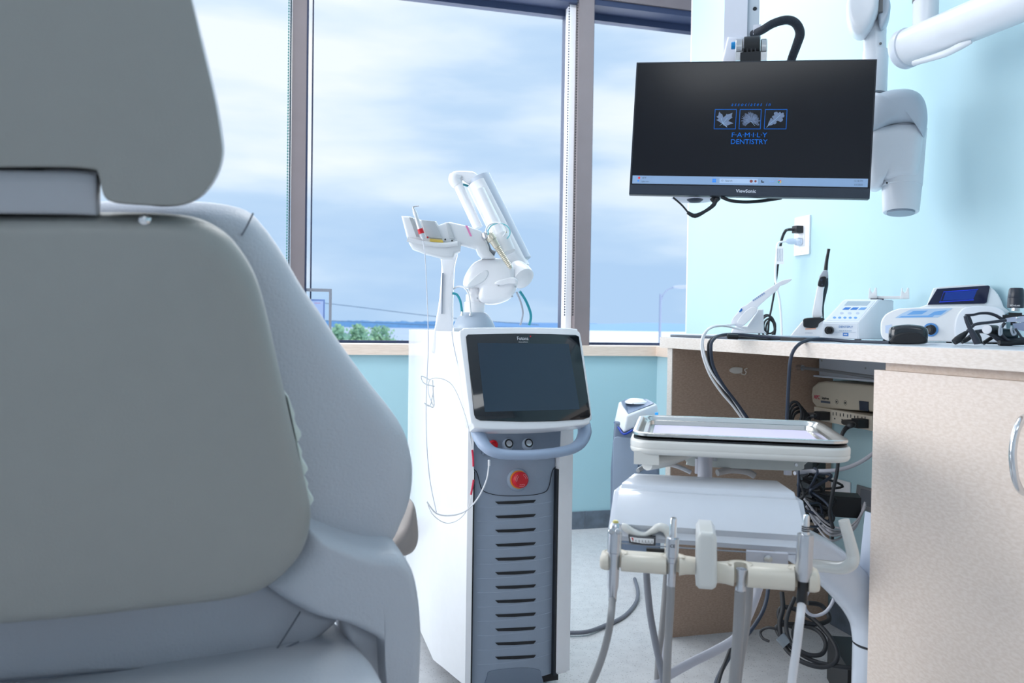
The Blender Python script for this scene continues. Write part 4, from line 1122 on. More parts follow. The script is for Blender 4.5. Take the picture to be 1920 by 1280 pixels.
tube('loupe_body', g7([(1300, 930), (1420, 960), (1560, 980), (1680, 1000)], 1.62), [.009, .012, .012, .010], mat('dark_green_barrel', (40, 58, 66), .3), lp, seg=16)
shf = vframe(P(1900, 600, 1.585))
shm = mat('clear_shield', (168, 180, 204), .12, coat=.5)
py_('side_shield', shf, [shf.t(1720 + a * .10935, 520 + b * .10935) for a, b in ((1510, 700), (1620, 680), (1829, 660), (1900, 655), (1900, 760), (1829, 765), (1530, 765))], -.001, .001, shm, lp)
py_('side_shield', shf, [shf.t(1720 + a * .10935, 520 + b * .10935) for a, b in ((1630, 790), (1829, 770), (1900, 765), (1900, 940), (1829, 920), (1740, 900), (1660, 860))], -.001, .001, mat('shield_tint', (140, 154, 184), .12, coat=.5), lp)
for a in (1720, 1790):
    for b in (690, 770):
        tube('shield_hinge', g7([(a - 22, b), (a + 22, b)], 1.58), .0022, chrome, lp, seg=8, n=2)
tube('lens_rim', g7([(1680, 880), (1740, 960), (1790, 1030), (1860, 1080)], 1.575), .0022, lf, lp, seg=8)
hl = thing('headlight', 'black cylindrical loupe headlight with white lettering at right edge', 'headlight', P(1905, 600, 1.60))
hf0 = vframe(P(1905, 578, 1.60))
k = 1.6 / F
lathe('lamp_barrel', P(1904, 577, 1.60), (0.03, 0, 1), [(0, 13 * k), (.001, 13.8 * k), (18 * k, 13.8 * k), (18.5 * k, 13.3 * k), (19.5 * k, 13.6 * k), (34 * k, 12.2 * k), (37 * k, 10.5 * k), (37.2 * k, 2 * k)], mat('black_anodized', (32, 40, 54), .35), hl, 30)
lathe('neck', P(1904, 583, 1.60), (0.03, 0, 1), [(0, 7 * k), (7 * k, 7 * k)], metal, hl, 18)
box('clamp', vframe(P(1903, 590, 1.60)), -.011, .012, -.006, .012, -.006, .004, black, hl, bevel=.001)
box('clamp_arm', vframe(P(1895, 593, 1.60)), -.014, .04, -.004, .008, -.006, .003, rubber, hl, bevel=.001)
box('clip_base', vframe(P(1908, 600, 1.61)), -.012, .03, -.004, .008, -.010, .0, rubber, hl, bevel=.001)
tf = hf0.at(P(1903, 572.5, 1.60 - 14.6 * k))
text('WireLess', tf, .0056, white, hl, sx=.8)

# ================================================================== UNDER THE DESK
gp = mat('pale_grey_metal', (196, 204, 216), .4)
br = thing('slide_bracket', 'pale grey metal bracket with screws under the worktop', 'bracket', PX(1590, 712, 1.50))
bf = Fr(PX(1590, 700, 1.52), (0, -1, 0), (1, 0, 0), (0, 0, 1))
q = [bf.t(a, b) for a, b in ((1536, 672), (1536, 704), (1680, 716), (1680, 675))]
py_('plate', bf, q, 0, .004, gp, br)
q2 = [bf.t(a, b) for a, b in ((1536, 703), (1536, 706), (1680, 719), (1680, 715))]
py_('flange', bf, q2, -.02, .002, gp, br)
for a, b in ((1541, 676), (1541, 692), (1623, 690)):
    x_, z_ = bf.t(a, b); lathe('screw', bf.w(x_, -.0005, z_), -bf.y, [(0, .003), (.0015, .0025), (.002, .001)], metal, br, 12)
rd = thing('metal_rod', 'thin grey metal rod under worktop running to the cabinet', 'rod', PX(1500, 690, 1.42))
tube('rod', [PX(1500, 689, 1.44), PX(1560, 696, 1.44), PX(1668, 711, 1.43)], .0045, mat('dull_steel', (140, 146, 154), .4, .6), rd, seg=12)
tube('rod_end', [PX(1496, 688.5, 1.44), PX(1505, 689.5, 1.44)], .0085, metal, rd, seg=12, n=2)
hk = thing('adhesive_hook', 'small clear adhesive hook stuck on the brown desk panel', 'hook', PY(1384, 700, 2.108))
hkm = mat('clear_hook', (226, 220, 214), .3)
hkf = Fr(PY(1383, 695, 2.1085), (1, 0, 0), (0, 1, 0), (0, 0, 1))
q = tpts(hkf, [(1367, 694), (1370, 690), (1376, 688), (1390, 689), (1391, 693), (1389, 699), (1376, 700), (1369, 697)])
py_('pad', hkf, smooth2(q, 3), -.004, .0, hkm, hk, bevel=.001)
tube('hook', [hkf.w(*(lambda t: (t[0], -.006, t[1]))(hkf.t(a, b))) for a, b in ((1388, 700), (1394, 702), (1397, 697), (1394, 693), (1399, 690))], .0016, hkm, hk, seg=8)

ap = thing('surge_protector', 'beige surge protector strip mounted on blue wall under worktop', 'surge protector', PX(1590, 800, 1.57))
sf2 = Fr(PX(1580, 760, 1.49), (0, -1, 0), (1, 0, 0), (0, 0, 1))
beige = mat('beige_plastic', (190, 182, 166), .45)
q = tpts(sf2, [(1520, 740), (1522, 725), (1532, 716), (1546, 714), (1690, 728), (1690, 776), (1542, 765), (1530, 764), (1522, 754)])
py_('housing', sf2, smooth2(q[:3], 1)[:0] + q, .0, .108, beige, ap, bevel=.008, seg=5)
q = tpts(sf2, [(1527, 762), (1690, 783), (1690, 818), (1636, 808), (1527, 786)], -.002)
q = tpts(sf2, [(1527, 762), (1636, 780), (1636, 808), (1527, 786)], -.004)
stp = py_('socket_strip', sf2, q, -.006, .1, mat('ivory_plastic', (208, 200, 186), .45), ap, bevel=.002)
for k in range(5):
    a = 1561.5 + k * 13.5; b = 775.5 + k * 2.1
    for dx_ in (0, 6):
        py_('slot', sf2, tpts(sf2, [(a + dx_, b - 3), (a + dx_ + 1.4, b - 2.8), (a + dx_ + 1.4, b + 3.2), (a + dx_, b + 3)], -.006), -.0065, -.0055, dk, stp)
    x_, z_ = sf2.t(a + 3.8, b + 9, -.006)
    lathe('ground_hole', sf2.w(x_, -.006, z_), -sf2.y, [(0, .0025), (.0005, .0025)], dk, stp, 10)
def tf2(a, b, o=-.0008):
    x_, z_ = sf2.t(a, b, o); return Fr(sf2.w(x_, o, z_), sf2.x * math.cos(-.0) , sf2.y, sf2.z)
text('APC', tf2(1531.5, 744.5), .016, mat('apc_red', (200, 60, 90), .5), ap, sx=.95, off=.0003)
text('SurgeArrest', tf2(1547.5, 746.5), .0105, dk, ap, sx=.62)
py_('name_bar', sf2, tpts(sf2, [(1539, 750.5), (1556, 752.5), (1556, 756.5), (1539, 754.5)], -.001), -.001, .001, mat('label_slate', (80, 92, 110), .5), ap)
for a, b in ((1569, 753), (1585, 755)):
    x_, z_ = sf2.t(a, b, 0)
    lathe('indicator', sf2.w(x_, 0.001, z_), -sf2.y, [(0, .0068), (.0012, .0068), (.0012, .0058), (.0004, .0058)], dk, ap, 18)
    lathe('indicator_dot', sf2.w(x_, 0.0, z_), -sf2.y, [(0, .0028), (.0012, .0026)], dk, ap, 12)
sw = py_('rocker_switch', sf2, tpts(sf2, [(1612, 751), (1629, 753), (1629, 771), (1613, 769)]), -.003, .002, navy, ap, bevel=.001)
for nm, (a, b), cpts, lab in (('plugged_cord', (1543, 779), [(1528, 778, 1.97), (1518, 783, 1.96), (1510, 792, 1.94), (1505, 810, 1.93)], 'black plug in leftmost socket of the surge protector'),
                              ('plugged_cord', (1614, 793), [(1600, 795, 1.85), (1588, 801, 1.83), (1580, 812, 1.82), (1574, 830, 1.82), (1570, 880, 1.82), (1562, 920, 1.83), (1556, 960, 1.84), (1562, 990, 1.84)], 'black plug in rightmost socket of surge protector, cord going down')):
    x_, z_ = sf2.t(a, b, -.02); c_ = sf2.w(x_, -.02, z_)
    r = thing(nm, lab, 'cord', c_)
    box('plug', sf2.at(c_), -.013, .015, -.02, .012, -.012, .012, rubber, r, bevel=.005)
    tube('cord', [c_ + V((0, .01, 0)), c_ + V((-.03, .03, 0))] + pp(*cpts), [.008, .006, .0042, .0042, .0042], rubber, r, seg=10)

# outlet boxes low on the wall
r = thing('outlet_plate', 'white outlet plate low on blue wall behind black cables', 'outlet', PX(1570, 940, 1.59))
lf2 = Fr(PX(1570, 915, WX - .001), (0, -1, 0), (1, 0, 0), (0, 0, 1))
py_('plate', lf2, tpts(lf2, [(1544, 890), (1596, 904), (1596, 946), (1544, 934)]), -.006, 0, ptm, r, bevel=.002)
r = thing('metal_outlet_box', 'metal wall box with cover screws near cabinet side', 'outlet', PX(1620, 955, 1.59))
py_('box', lf2, tpts(lf2, [(1610, 908), (1645, 918), (1645, 962), (1606, 952)]), -.008, 0, mat('galvanized', (140, 144, 150), .45, .5), r, bevel=.003)
py_('cover', lf2, tpts(lf2, [(1615, 916), (1640, 922), (1640, 952), (1612, 944)], -.008), -.011, -.007, mat('galvanized_dark', (100, 106, 116), .5), r, bevel=.001)
# adapters, chargers, ups
def brick(px, py, dd, sx, sy, sz, yaw, label, m=black, nm='power_adapter', cat='adapter'):
    c_ = P(px, py, dd)
    return tag(box(nm, frame(c_, yaw), -sx / 2, sx / 2, -sy / 2, sy / 2, -sz / 2, sz / 2, m, bevel=.004), label, cat)
brick(1521, 905, 2.05, .045, .05, .13, 10, 'tall black adapter hanging in cables right of the delivery head')
brick(1570, 945, 1.98, .10, .06, .05, -30, 'black power brick lying in front of the white outlet plate')
cc = P(1560, 1225, 1.98)
ups = thing('battery_backup', 'black battery backup box on floor below the desk', 'battery backup', (1.38, 1.56, 0))
uf = frame((1.40, 1.60, 0), -24)
box('case', uf, -.13, .09, -.08, .12, .004, .115, black, ups, bevel=.006)
box('top_block', uf, -.06, .06, -.02, .1, .1155, .142, rubber, ups, bevel=.003)
box('top_panel', uf, -.05, .05, -.012, .09, .1421, .1435, mat('grey_green_panel', (58, 68, 74), .4), ups, bevel=.0005)
# grey, white and black hoses behind: bundles
def cable(name, pts, r_, m, label, cat='cable', group=None):
    t = tag(tube(name, pp(*pts), r_, m, seg=9), label, cat, group); return t
cable('white_cable', [(1650, 840, 1.9), (1620, 862, 1.9), (1590, 876, 1.9), (1560, 882, 1.9), (1520, 883, 1.92), (1490, 887, 1.9)], .0048, lgrey, 'pale grey cable curving right from behind tray below surge protector')
gr_ = 'tangled black cables under the desk'
lb = 'one of the tangled black cables in the dark heap beneath desk'
random.seed(5)
for i in range(9):
    x0 = 1500 + random.uniform(-8, 30); y0 = random.uniform(850, 900); dd = 1.86 + random.uniform(0, .1)
    pts = [(x0, y0, dd)]
    for k in range(6):
        pts.append((min(max(x0 + random.uniform(-25, 70), 1497), 1625), y0 + 18 * (k + 1) + random.uniform(-14, 14), dd + random.uniform(-.04, .05)))
    cable('black_cable', pts, random.choice([.003, .0038, .0045]), random.choice([rubber, navy, black]), lb, group=gr_)
for i in range(4):
    cx_, cy_ = 1490 + i * 4, 775 + i * 4; rx, ry = 13 + i, 22 - i * 2
    pts = [(cx_ + rx * math.cos(math.radians(t)), cy_ - ry * math.sin(math.radians(t)), 1.98 + i * .01) for t in range(-60, 250, 40)]
    cable('coiled_cable', pts, .0036, rubber, 'black coiled cable loop against desk panel just above tray', group='coils hanging behind the tray')
for i in range(5):
    sg = (0, 14, 5, 22, 9)[i]
    pts = [(1508 + i * 3, 935 + sg, 1.86 + i * .02), (1530, 962 + sg, 1.87 + i * .02), (1556, 984 + sg * 1.3, 1.88), (1584, 990 + sg * .6, 1.88 + i * .012), (1606, 976 + sg * .4, 1.89 + i * .01), (1622, 952 - sg * .5, 1.90 + i * .01)]
    cable('white_cable', pts, (.0024, .003, .002, .0026, .0034)[i], mat('off_white_cable', (176, 176, 184), .5), 'one of the pale cables sagging under the black heap beneath desk', group='pale cables sagging under the desk')
# coil of black cable on the floor in front of the battery backup
cc_ = thing('cable_coil', 'loose coil of black cable tied with clear tape on floor', 'cable', (1.12, 1.62, 0))
for i, pts in enumerate((
        [(1466, 1110, 1.78), (1468, 1140, 1.76), (1462, 1170, 1.74), (1470, 1210, 1.72), (1500, 1238, 1.68), (1540, 1250, 1.66), (1566, 1240, 1.66), (1568, 1215, 1.68), (1545, 1180, 1.72), (1510, 1150, 1.76), (1475, 1138, 1.78), (1461, 1145, 1.78), (1466, 1165, 1.77), (1500, 1180, 1.76)],
        [(1490, 1120, 1.76), (1475, 1160, 1.73), (1480, 1200, 1.70), (1510, 1225, 1.68), (1540, 1226, 1.68), (1548, 1205, 1.70), (1530, 1180, 1.73), (1490, 1170, 1.75), (1460, 1172, 1.75), (1458, 1185, 1.74), (1480, 1210, 1.71), (1520, 1236, 1.68), (1560, 1247, 1.66), (1600, 1252, 1.65)],
        [(1515, 1130, 1.78), (1540, 1135, 1.78), (1555, 1160, 1.76), (1530, 1170, 1.74), (1500, 1165, 1.74), (1488, 1185, 1.72), (1495, 1215, 1.70)],
        [(1460, 1180, 1.74), (1440, 1176, 1.75), (1426, 1184, 1.76), (1430, 1196, 1.75), (1442, 1202, 1.74)])):
    tube('cable_loop', pp(*pts), (.0052, .0046, .005, .003)[i], rubber, cc_, seg=9)
tube('tape_wrap', pp((1462, 1192, 1.71), (1476, 1208, 1.70)), .012, mat('clear_tape', (110, 120, 128), .2), cc_, seg=12, n=2, flat=.6)
cable('black_cable', [(1442, 1085, 1.75), (1438, 1120, 1.73), (1428, 1150, 1.70), (1405, 1185, 1.66), (1378, 1215, 1.62), (1350, 1262, 1.55), (1340, 1290, 1.52)], .0042, navy, 'dark blue-black cable hanging left of coil and running to bottom')
cable('black_cable', [(1376, 1195, 1.62), (1368, 1220, 1.58), (1352, 1262, 1.53), (1345, 1290, 1.50)], .0035, rubber, 'short black cable crossing floor just right of grey drain hoses')
cable('white_cable', [(1566, 1088, 1.7), (1564, 1120, 1.7), (1550, 1145, 1.7), (1528, 1154, 1.7), (1512, 1145, 1.7), (1508, 1125, 1.7), (1516, 1108, 1.7)], .0036, lgrey, 'pale grey cable loop hanging right of the white motor hose')
cable('floor_hose', [(1060, 1186, 2.33), (1100, 1184, 2.34), (1135, 1172, 2.40), (1170, 1155, 2.48), (1192, 1130, 2.6), (1196, 1108, 2.7), (1190, 1085, 2.85)], .0062, mat('slate_hose', (112, 116, 128), .5), 'grey hose curving across terrazzo floor right of the laser cart', 'hose')

# tall grey wall-side device with white head
AF = vframe(P(1190, 745, 3.02)); az = AF.o.z
AF = Fr(V((AF.o.x, AF.o.y, 0)), AF.x, AF.y, AF.z)
dv = thing('air_purifier', 'tall grey device with white angular head by window wall', 'purifier', AF.w(0, .05, 0))
def AT(l, yy=0): return tpts(AF, l, yy)
gm = mat('dark_grey_blue_case', (104, 120, 142), .5)
q = AT([(1152, 790), (1165, 790), (1232, 790), (1236, 850), (1240, 1000), (1144, 1000), (1145, 880)])
q[3 + 1] = (q[4][0], .002); q[5] = (q[5][0], .002)
py_('case', AF, q, .0, .13, gm, dv, bevel=.01)
q = AT([(1150, 826), (1152, 820), (1158, 818), (1196, 822), (1196, 990), (1147, 990)], -.003)
py_('front_cover', AF, q, -.006, .002, mat('cover_grey_blue', (134, 150, 172), .5), dv, bevel=.003)
# head: faceted wedge
hp_ = [(1153, 790), (1160, 753), (1163, 748), (1172, 765), (1186, 781), (1232, 762), (1236, 754), (1236, 770), (1200, 800), (1172, 812), (1168, 810)]
bm = bmesh.new()
Zt = AF.t(1190, 752)[1]
fl = lambda a, b, yy: AF.w(*(lambda t: (t[0], yy, t[1]))(AF.t(a, b, yy)))
top = [fl(1160, 753, .03), fl(1176, 780, -.02), fl(1232, 757, .04), fl(1215, 748, .12), fl(1172, 748, .11)]
bot = [fl(1152, 790, .02), fl(1170, 812, -.02), fl(1236, 776, .05), fl(1236, 790, .13), fl(1160, 790, .13)]
tv = [bm.verts.new(p) for p in top]; bv = [bm.verts.new(p) for p in bot]
bm.faces.new(tv); bm.faces.new(bv[::-1])
for i in range(5): bm.faces.new((tv[i], bv[i], bv[(i + 1) % 5], tv[(i + 1) % 5]))
bmesh.ops.recalc_face_normals(bm, faces=bm.faces)
bev(bm, .006, 3)
fin(bm, 'head', mat('pearl_white_head', (228, 234, 242), .3, coat=.3), dv)
tube('blue_trim', [fl(1152.5, 791, .017), fl(1160, 802, 0), fl(1170, 814, -.022), fl(1186, 806, -.012)], .004, mat('deep_blue_trim', (10, 60, 170), .3), dv, seg=8, n=3)
tc_ = sum(top, V()) / 5
bm = bmesh.new(); tv = [bm.verts.new(tc_ + (p - tc_) * .86 + V((0, 0, .0015))) for p in top]; bm.faces.new(tv)
r_ = bmesh.ops.extrude_face_region(bm, geom=bm.faces[:])
for v in r_['geom']:
    if isinstance(v, bmesh.types.BMVert): v.co.z += .002
fin(bm, 'top_panel', mat('slate_top_panel', (128, 144, 170), .4), dv)
lathe('dial', tc_ + V((.012, .02, .002)), (0, 0, 1), [(0, .046), (.006, .044), (.010, .034), (.016, .026), (.018, .010)], mat('pearl_white_head', (228, 234, 242), .3), dv, 28, sx=1.1)
lathe('sensor', tc_ + V((-.022, -.03, .0035)), (0, 0, 1), [(0, .003), (.001, .003)], black, dv, 10)
q = AT([(1216, 778), (1236, 774), (1240, 784), (1216, 790)], .01)
py_('blue_side_light', AF, AT([(1228, 774), (1234, 773), (1234, 778), (1228, 779)], -.003), -.004, .01, mat('cyan_light', (40, 150, 230), .3, emis=.5), dv)

# ================================================================== DELIVERY UNIT
UY = -26.8
tz = .73
tp = lambda a, b, z=tz: PZ(1100 + a * .29167, 680 + b * .29167, z)
UF = frame((0, 0, 0), UY)
def loc(p, f_=UF): p = V(p) - f_.o; return (p.dot(f_.x), p.dot(f_.y))
cor = [loc(PZ(a, b, tz)) for a, b in ((1179, 811), (1589, 829), (1548, 791), (1205, 777))]
print('TRAY', cor)
tx0, tx1 = (cor[0][0] + cor[3][0]) / 2, (cor[1][0] + cor[2][0]) / 2
ty0, ty1 = (cor[0][1] + cor[1][1]) / 2, (cor[2][1] + cor[3][1]) / 2
print('TRAYR', tx0, tx1, ty0, ty1)
def rrect(ins, r_=.034, n=7):
    a0_, a1_, b0_, b1_ = tx0 + ins, tx1 - ins, ty0 + ins, ty1 - ins
    r_ = max(r_ - ins, .006); o_ = []
    for cx__, cy__, s0_ in ((a1_ - r_, b1_ - r_, 0), (a0_ + r_, b1_ - r_, 90), (a0_ + r_, b0_ + r_, 180), (a1_ - r_, b0_ + r_, 270)):
        o_ += [(cx__ + r_ * math.cos(math.radians(s0_ + 90 * k / n)), cy__ + r_ * math.sin(math.radians(s0_ + 90 * k / n))) for k in range(n + 1)]
    return o_
r2 = rrect(0)
base = UF.w(sum(p[0] for p in r2) / len(r2), sum(p[1] for p in r2) / len(r2), 0)
tray = thing('instrument_tray', 'shallow stainless steel tray with lavender liner on delivery unit', 'tray', (base.x, base.y, tz - .018))
cx_, cy_ = loc(base)
bm = bmesh.new()
sm = r2
def inset(s_, ins): return rrect(ins)
levels = [(0, tz - .004), (.0, tz), (.004, tz + .0015), (.009, tz), (.012, tz - .003), (.024, tz - .0155), (.027, tz - .016)]
def ring(ins, z): return [bm.verts.new(UF.w(a, b, z)) for a, b in inset(sm, ins)]
rr = [ring(i_, z_) for i_, z_ in levels]
for i in range(len(rr) - 1):
    for k in range(len(sm)): bm.faces.new((rr[i][k], rr[i][(k + 1) % len(sm)], rr[i + 1][(k + 1) % len(sm)], rr[i + 1][k]))
bm.faces.new(rr[-1])
lo = [(.002, tz - .0055), (.022, tz - .0072), (.0235, tz - .0175)]
rl = [ring(i_, z_) for i_, z_ in lo]
for k in range(len(sm)):
    k2 = (k + 1) % len(sm)
    bm.faces.new((rr[0][k], rl[0][k], rl[0][k2], rr[0][k2])); bm.faces.new((rl[0][k], rl[1][k], rl[1][k2], rl[0][k2])); bm.faces.new((rl[1][k], rl[2][k], rl[2][k2], rl[1][k2]))
bm.faces.new(rl[2][::-1])
fin(bm, 'pan', mat('stainless_tray', (214, 214, 212), .2, 1, noise=.04, nscale=30), tray)
pa = inset(sm, .030)
bm = bmesh.new(); n = len(pa)
for z_ in (tz - .0158,):
    pass
add_prism(bm, [UF.w(a, b, tz - .0158) for a, b in pa], V((0, 0, .0012)))
tag(fin(bm, 'tray_liner', mat('lavender_paper', (222, 216, 244), .7)), 'pale lavender paper liner lying inside the steel tray', 'paper')

du = thing('delivery_unit', 'white dental delivery unit on arm with cream handpiece holder bar', 'delivery unit', (base.x, base.y, 0))
outer = inset(sm, -.004)
pz_('tray_support', UF, outer, tz - .034, tz - .019, offw, du, bevel=.009, seg=5)
def ringp(name, oi, ii, z0, z1, m, b_):
    bm = bmesh.new()
    lo_o = [bm.verts.new(UF.w(a, b, z0)) for a, b in rrect(oi)]; hi_o = [bm.verts.new(UF.w(a, b, z1)) for a, b in rrect(oi)]
    lo_i = [bm.verts.new(UF.w(a, b, z0)) for a, b in rrect(ii)]; hi_i = [bm.verts.new(UF.w(a, b, z1)) for a, b in rrect(ii)]
    n_ = len(lo_o)
    for k in range(n_):
        j_ = (k + 1) % n_
        for A, B in ((lo_o, hi_o), (hi_o, hi_i), (hi_i, lo_i), (lo_i, lo_o)):
            bm.faces.new((A[k], A[j_], B[j_], B[k]))
    bmesh.ops.recalc_face_normals(bm, faces=bm.faces)
    if b_: bev(bm, b_, 3)
    return fin(bm, name, m, du)
ringp('support_rim', -.004, .023, tz - .026, tz - .0105, offw, .004)
ringp('tray_gasket', .001, .021, tz - .0104, tz - .0075, black, 0)
# control head: wedge profile extruded across
p_fl = PZ(1150, 906, .653); x0 = loc(p_fl)[0]; yf = loc(p_fl)[1]
p_fr = RP(1508, 928, UF.w(0, yf, 0), UF.y); x1 = loc(p_fr)[0]
zt_ = P(0, 0, 1).z
ztop_ = (p_fl.z + p_fr.z) / 2
pbl = RP(1134, 1007, UF.w(0, yf - .06, 0), UF.y); pbr = RP(1528, 1033, UF.w(0, yf - .06, 0), UF.y)
xb0, xb1 = loc(pbl)[0], loc(pbr)[0]; zb = (pbl.z + pbr.z) / 2
print('HEAD', x0, x1, yf, ztop_, xb0, xb1, zb)
def hpt(x, y, z): return UF.w(x, y, z)
bm = bmesh.new()
secL = [(x0 + .018, yf + .115, ztop_), (x0, yf, ztop_), (xb0, yf - .06, zb + .012), (xb0 + .006, yf - .05, zb - .008), (xb0 + .02, yf + .02, zb - .014), (x0 + .018, yf + .115, zb)]
secR = [(x1 - .018, yf + .115, ztop_), (x1, yf, ztop_), (xb1, yf - .06, zb + .012), (xb1 - .006, yf - .05, zb - .008), (xb1 - .02, yf + .02, zb - .014), (x1 - .018, yf + .115, zb)]
a = [bm.verts.new(hpt(*p)) for p in secL]; b = [bm.verts.new(hpt(*p)) for p in secR]
bm.faces.new(a); bm.faces.new(b[::-1])
for i in range(6): bm.faces.new((a[(i + 1) % 6], a[i], b[i], b[(i + 1) % 6]))
bmesh.ops.recalc_face_normals(bm, faces=bm.faces)
bmesh.ops.bevel(bm, geom=bm.edges[:], offset=.014, segments=6, affect='EDGES', clamp_overlap=True)
head = fin(bm, 'control_head', mat('gloss_white_head', (212, 218, 228), .22, coat=.5), du, ang=60)
# lower lip of the head
yl = yf - .06
def HL(px, py, yy=None): return RP(px, py, UF.w(0, (yl if yy is None else yy), 0), UF.y)
tube('head_seam', [HL(1140, 1016, yl + .003), HL(1240, 1024, yl + .003), HL(1345, 1031, yl + .003), HL(1440, 1037, yl + .003), HL(1524, 1040, yl + .003)], .0011, mat('seam_grey', (150, 156, 168), .5), head, seg=6)
gq = [HL(a, b, yl - .004) for a, b in ((1170, 990), (1195, 1000), (1225, 990), (1242, 985), (1250, 1000), (1250, 1020), (1240, 1026), (1180, 1022), (1168, 1010))]
UL = UF.at(UF.w(0, yl, 0))
ge = py_('gauge_bezel', UL, smooth2([UL.t(a, b) for a, b in ((1163, 1002), (1170, 990), (1190, 993), (1205, 999), (1222, 992), (1236, 985), (1250, 992), (1252, 1012), (1244, 1026), (1220, 1026), (1180, 1021), (1166, 1016))], 3), -.004, .03, offw, head, bevel=.003) if False else None
gz = py_('gauge', UL, [UL.t(a, b, -.003) for a, b in ((1178, 1003), (1195, 1005.5), (1212, 1006.5), (1229, 1007.5), (1229, 1022), (1205, 1021), (1180, 1017))], -.005, .01, mat('gauge_rim', (60, 62, 68), .4), du, bevel=.0008)
gd = py_('gauge_dial', UL, [UL.t(a, b, -.005) for a, b in ((1181, 1006), (1195, 1008), (1212, 1009), (1226, 1010), (1226, 1019.5), (1205, 1018.5), (1183, 1014.8))], -.0056, -.004, ptm, gz)
for k in range(7):
    a = 1186 + k * 6
    py_('gauge_tick', UL, [UL.t(a, 1011 + k * .35, -.0057), UL.t(a + .7, 1011 + k * .35, -.0057), UL.t(a + .7, 1016 + k * .4, -.0057), UL.t(a, 1016 + k * .4, -.0057)], -.0061, -.0055, dk, gz)
    if k > 2: text(str(k - 2), UL.at(UL.w(*(lambda t: (t[0], -.0058, t[1]))(UL.t(a + 3, 1016 + k * .4, -.0057)))), .003, dk, gz)
py_('gauge_needle', UL, [UL.t(a, b, -.0057) for a, b in ((1184, 1007.5), (1187, 1008), (1187.6, 1013), (1186.6, 1013))], -.0062, -.0055, red, gz)
# raised swoops around gauge
tube('gauge_hood', [HL(a, b, yl + .006) for a, b in ((1165, 985), (1172, 988), (1188, 998), (1206, 1003), (1222, 996), (1236, 988), (1248, 992), (1254, 1004), (1252, 1018))], [.004, .006, .006, .004, .006, .007, .006, .004], offw, head, seg=12)
# central bracket
YB = yf - .125
UB = UF.at(UF.w(0, YB, 0))
q = [UB.t(a, b) for a, b in ((1306, 1000), (1312, 990), (1336, 992), (1343, 1003), (1344, 1085), (1341, 1094), (1334, 1098), (1310, 1096), (1304, 1090), (1305, 1060))]
py_('center_bracket', UB, q, -.022, .06, offw, du, bevel=.007, seg=5)
# holder bar halves with slots
def bar(px0, px1, ptop, pbot, notches, tap):
    z1 = UB.t((px0 + px1) / 2, ptop, .02)[1]; z0 = UB.t((px0 + px1) / 2, pbot, -.02)[1]
    a = UB.t(px0, ptop, -.02)[0]; b = UB.t(px1, ptop, -.02)[0]
    pts = [(a + .006, -.022)] if not tap == 'L' else [(a, -.012)]
    if tap == 'L': pts += [(a + .012, -.014), (a + .022, -.022)]
    for nx in notches:
        c = UB.t(nx, ptop, -.02)[0]; h = .0085
        pts += [(c - h - .001, -.022), (c - h, -.019), (c - h, -.002)]
        pts += [(c + h * math.cos(t), -.002 + h * math.sin(t)) for t in [math.radians(g) for g in (150, 120, 90, 60, 30)]]
        pts += [(c + h, -.002), (c + h, -.019), (c + h + .001, -.022)]
    if tap == 'R': pts += [(b - .022, -.022), (b - .012, -.014), (b, -.012), (b, .012), (b - .012, .016), (b - .022, .022)]
    else: pts += [(b - .006, -.022), (b - .001, -.018), (b, -.010), (b, .012), (b - .006, .022)]
    if tap == 'L': pts += [(a + .022, .022), (a + .012, .016), (a, .012)]
    else: pts += [(a + .006, .022), (a, .012), (a, -.012), (a + .001, -.018)]
    bm = bmesh.new(); H = z1 - z0; rings = []
    for f_, d_ in ((0, .009), (.04, .0055), (.12, .0022), (.25, .0), (.6, .0), (.72, .0008), (.84, .003), (.94, .0065), (1, .0105)):
        R_ = []
        for x_, y_ in pts:
            yy = y_ + d_ if y_ < -.009 else (y_ - d_ if y_ > .009 else y_)
            xx = x_
            if tap != 'L' and x_ - a < .008: xx = x_ + d_ * .3
            if tap != 'R' and b - x_ < .008: xx = x_ - d_ * .3
            R_.append(bm.verts.new(UB.w(xx, yy, z0 + H * f_)))
        rings.append(R_)
    n_ = len(pts)
    for A, B in zip(rings, rings[1:]):
        for k in range(n_): bm.faces.new((A[k], A[(k + 1) % n_], B[(k + 1) % n_], B[k]))
    bm.faces.new(rings[0][::-1]); bm.faces.new(rings[-1])
    return fin(bm, 'holder_bar', cream, du, ang=50), z0, z1
_, z0L, z1L = bar(1124, 1305, 1031, 1077, (1153, 1262), 'R')
_, z0R, z1R = bar(1345, 1541, 1052, 1107, (1390, 1505), 'L')
cupm = mat('cream_funnel', (214, 206, 190), .4)
for nx, z1 in ((1153, z1L), (1262, z1L), (1390, z1R), (1505, z1R)):
    c = UB.t(nx, 1050, -.02)[0]
    bm = bmesh.new()
    seg = 24; prof = [(.0088, z1 - .012), (.0125, z1 - .003), (.0155, z1 + .0008), (.0172, z1 + .0004)]
    rg = []
    for rr_, zz in prof:
        rg.append([bm.verts.new(UB.w(c + rr_ * math.cos(t), -.002 + rr_ * math.sin(t), zz)) for t in [math.radians(-35 + 250 * k / seg) for k in range(seg + 1)]])
    for i in range(3):
        for k in range(seg): bm.faces.new((rg[i][k], rg[i][k + 1], rg[i + 1][k + 1], rg[i + 1][k]))
    fin(bm, 'funnel', cupm, du)
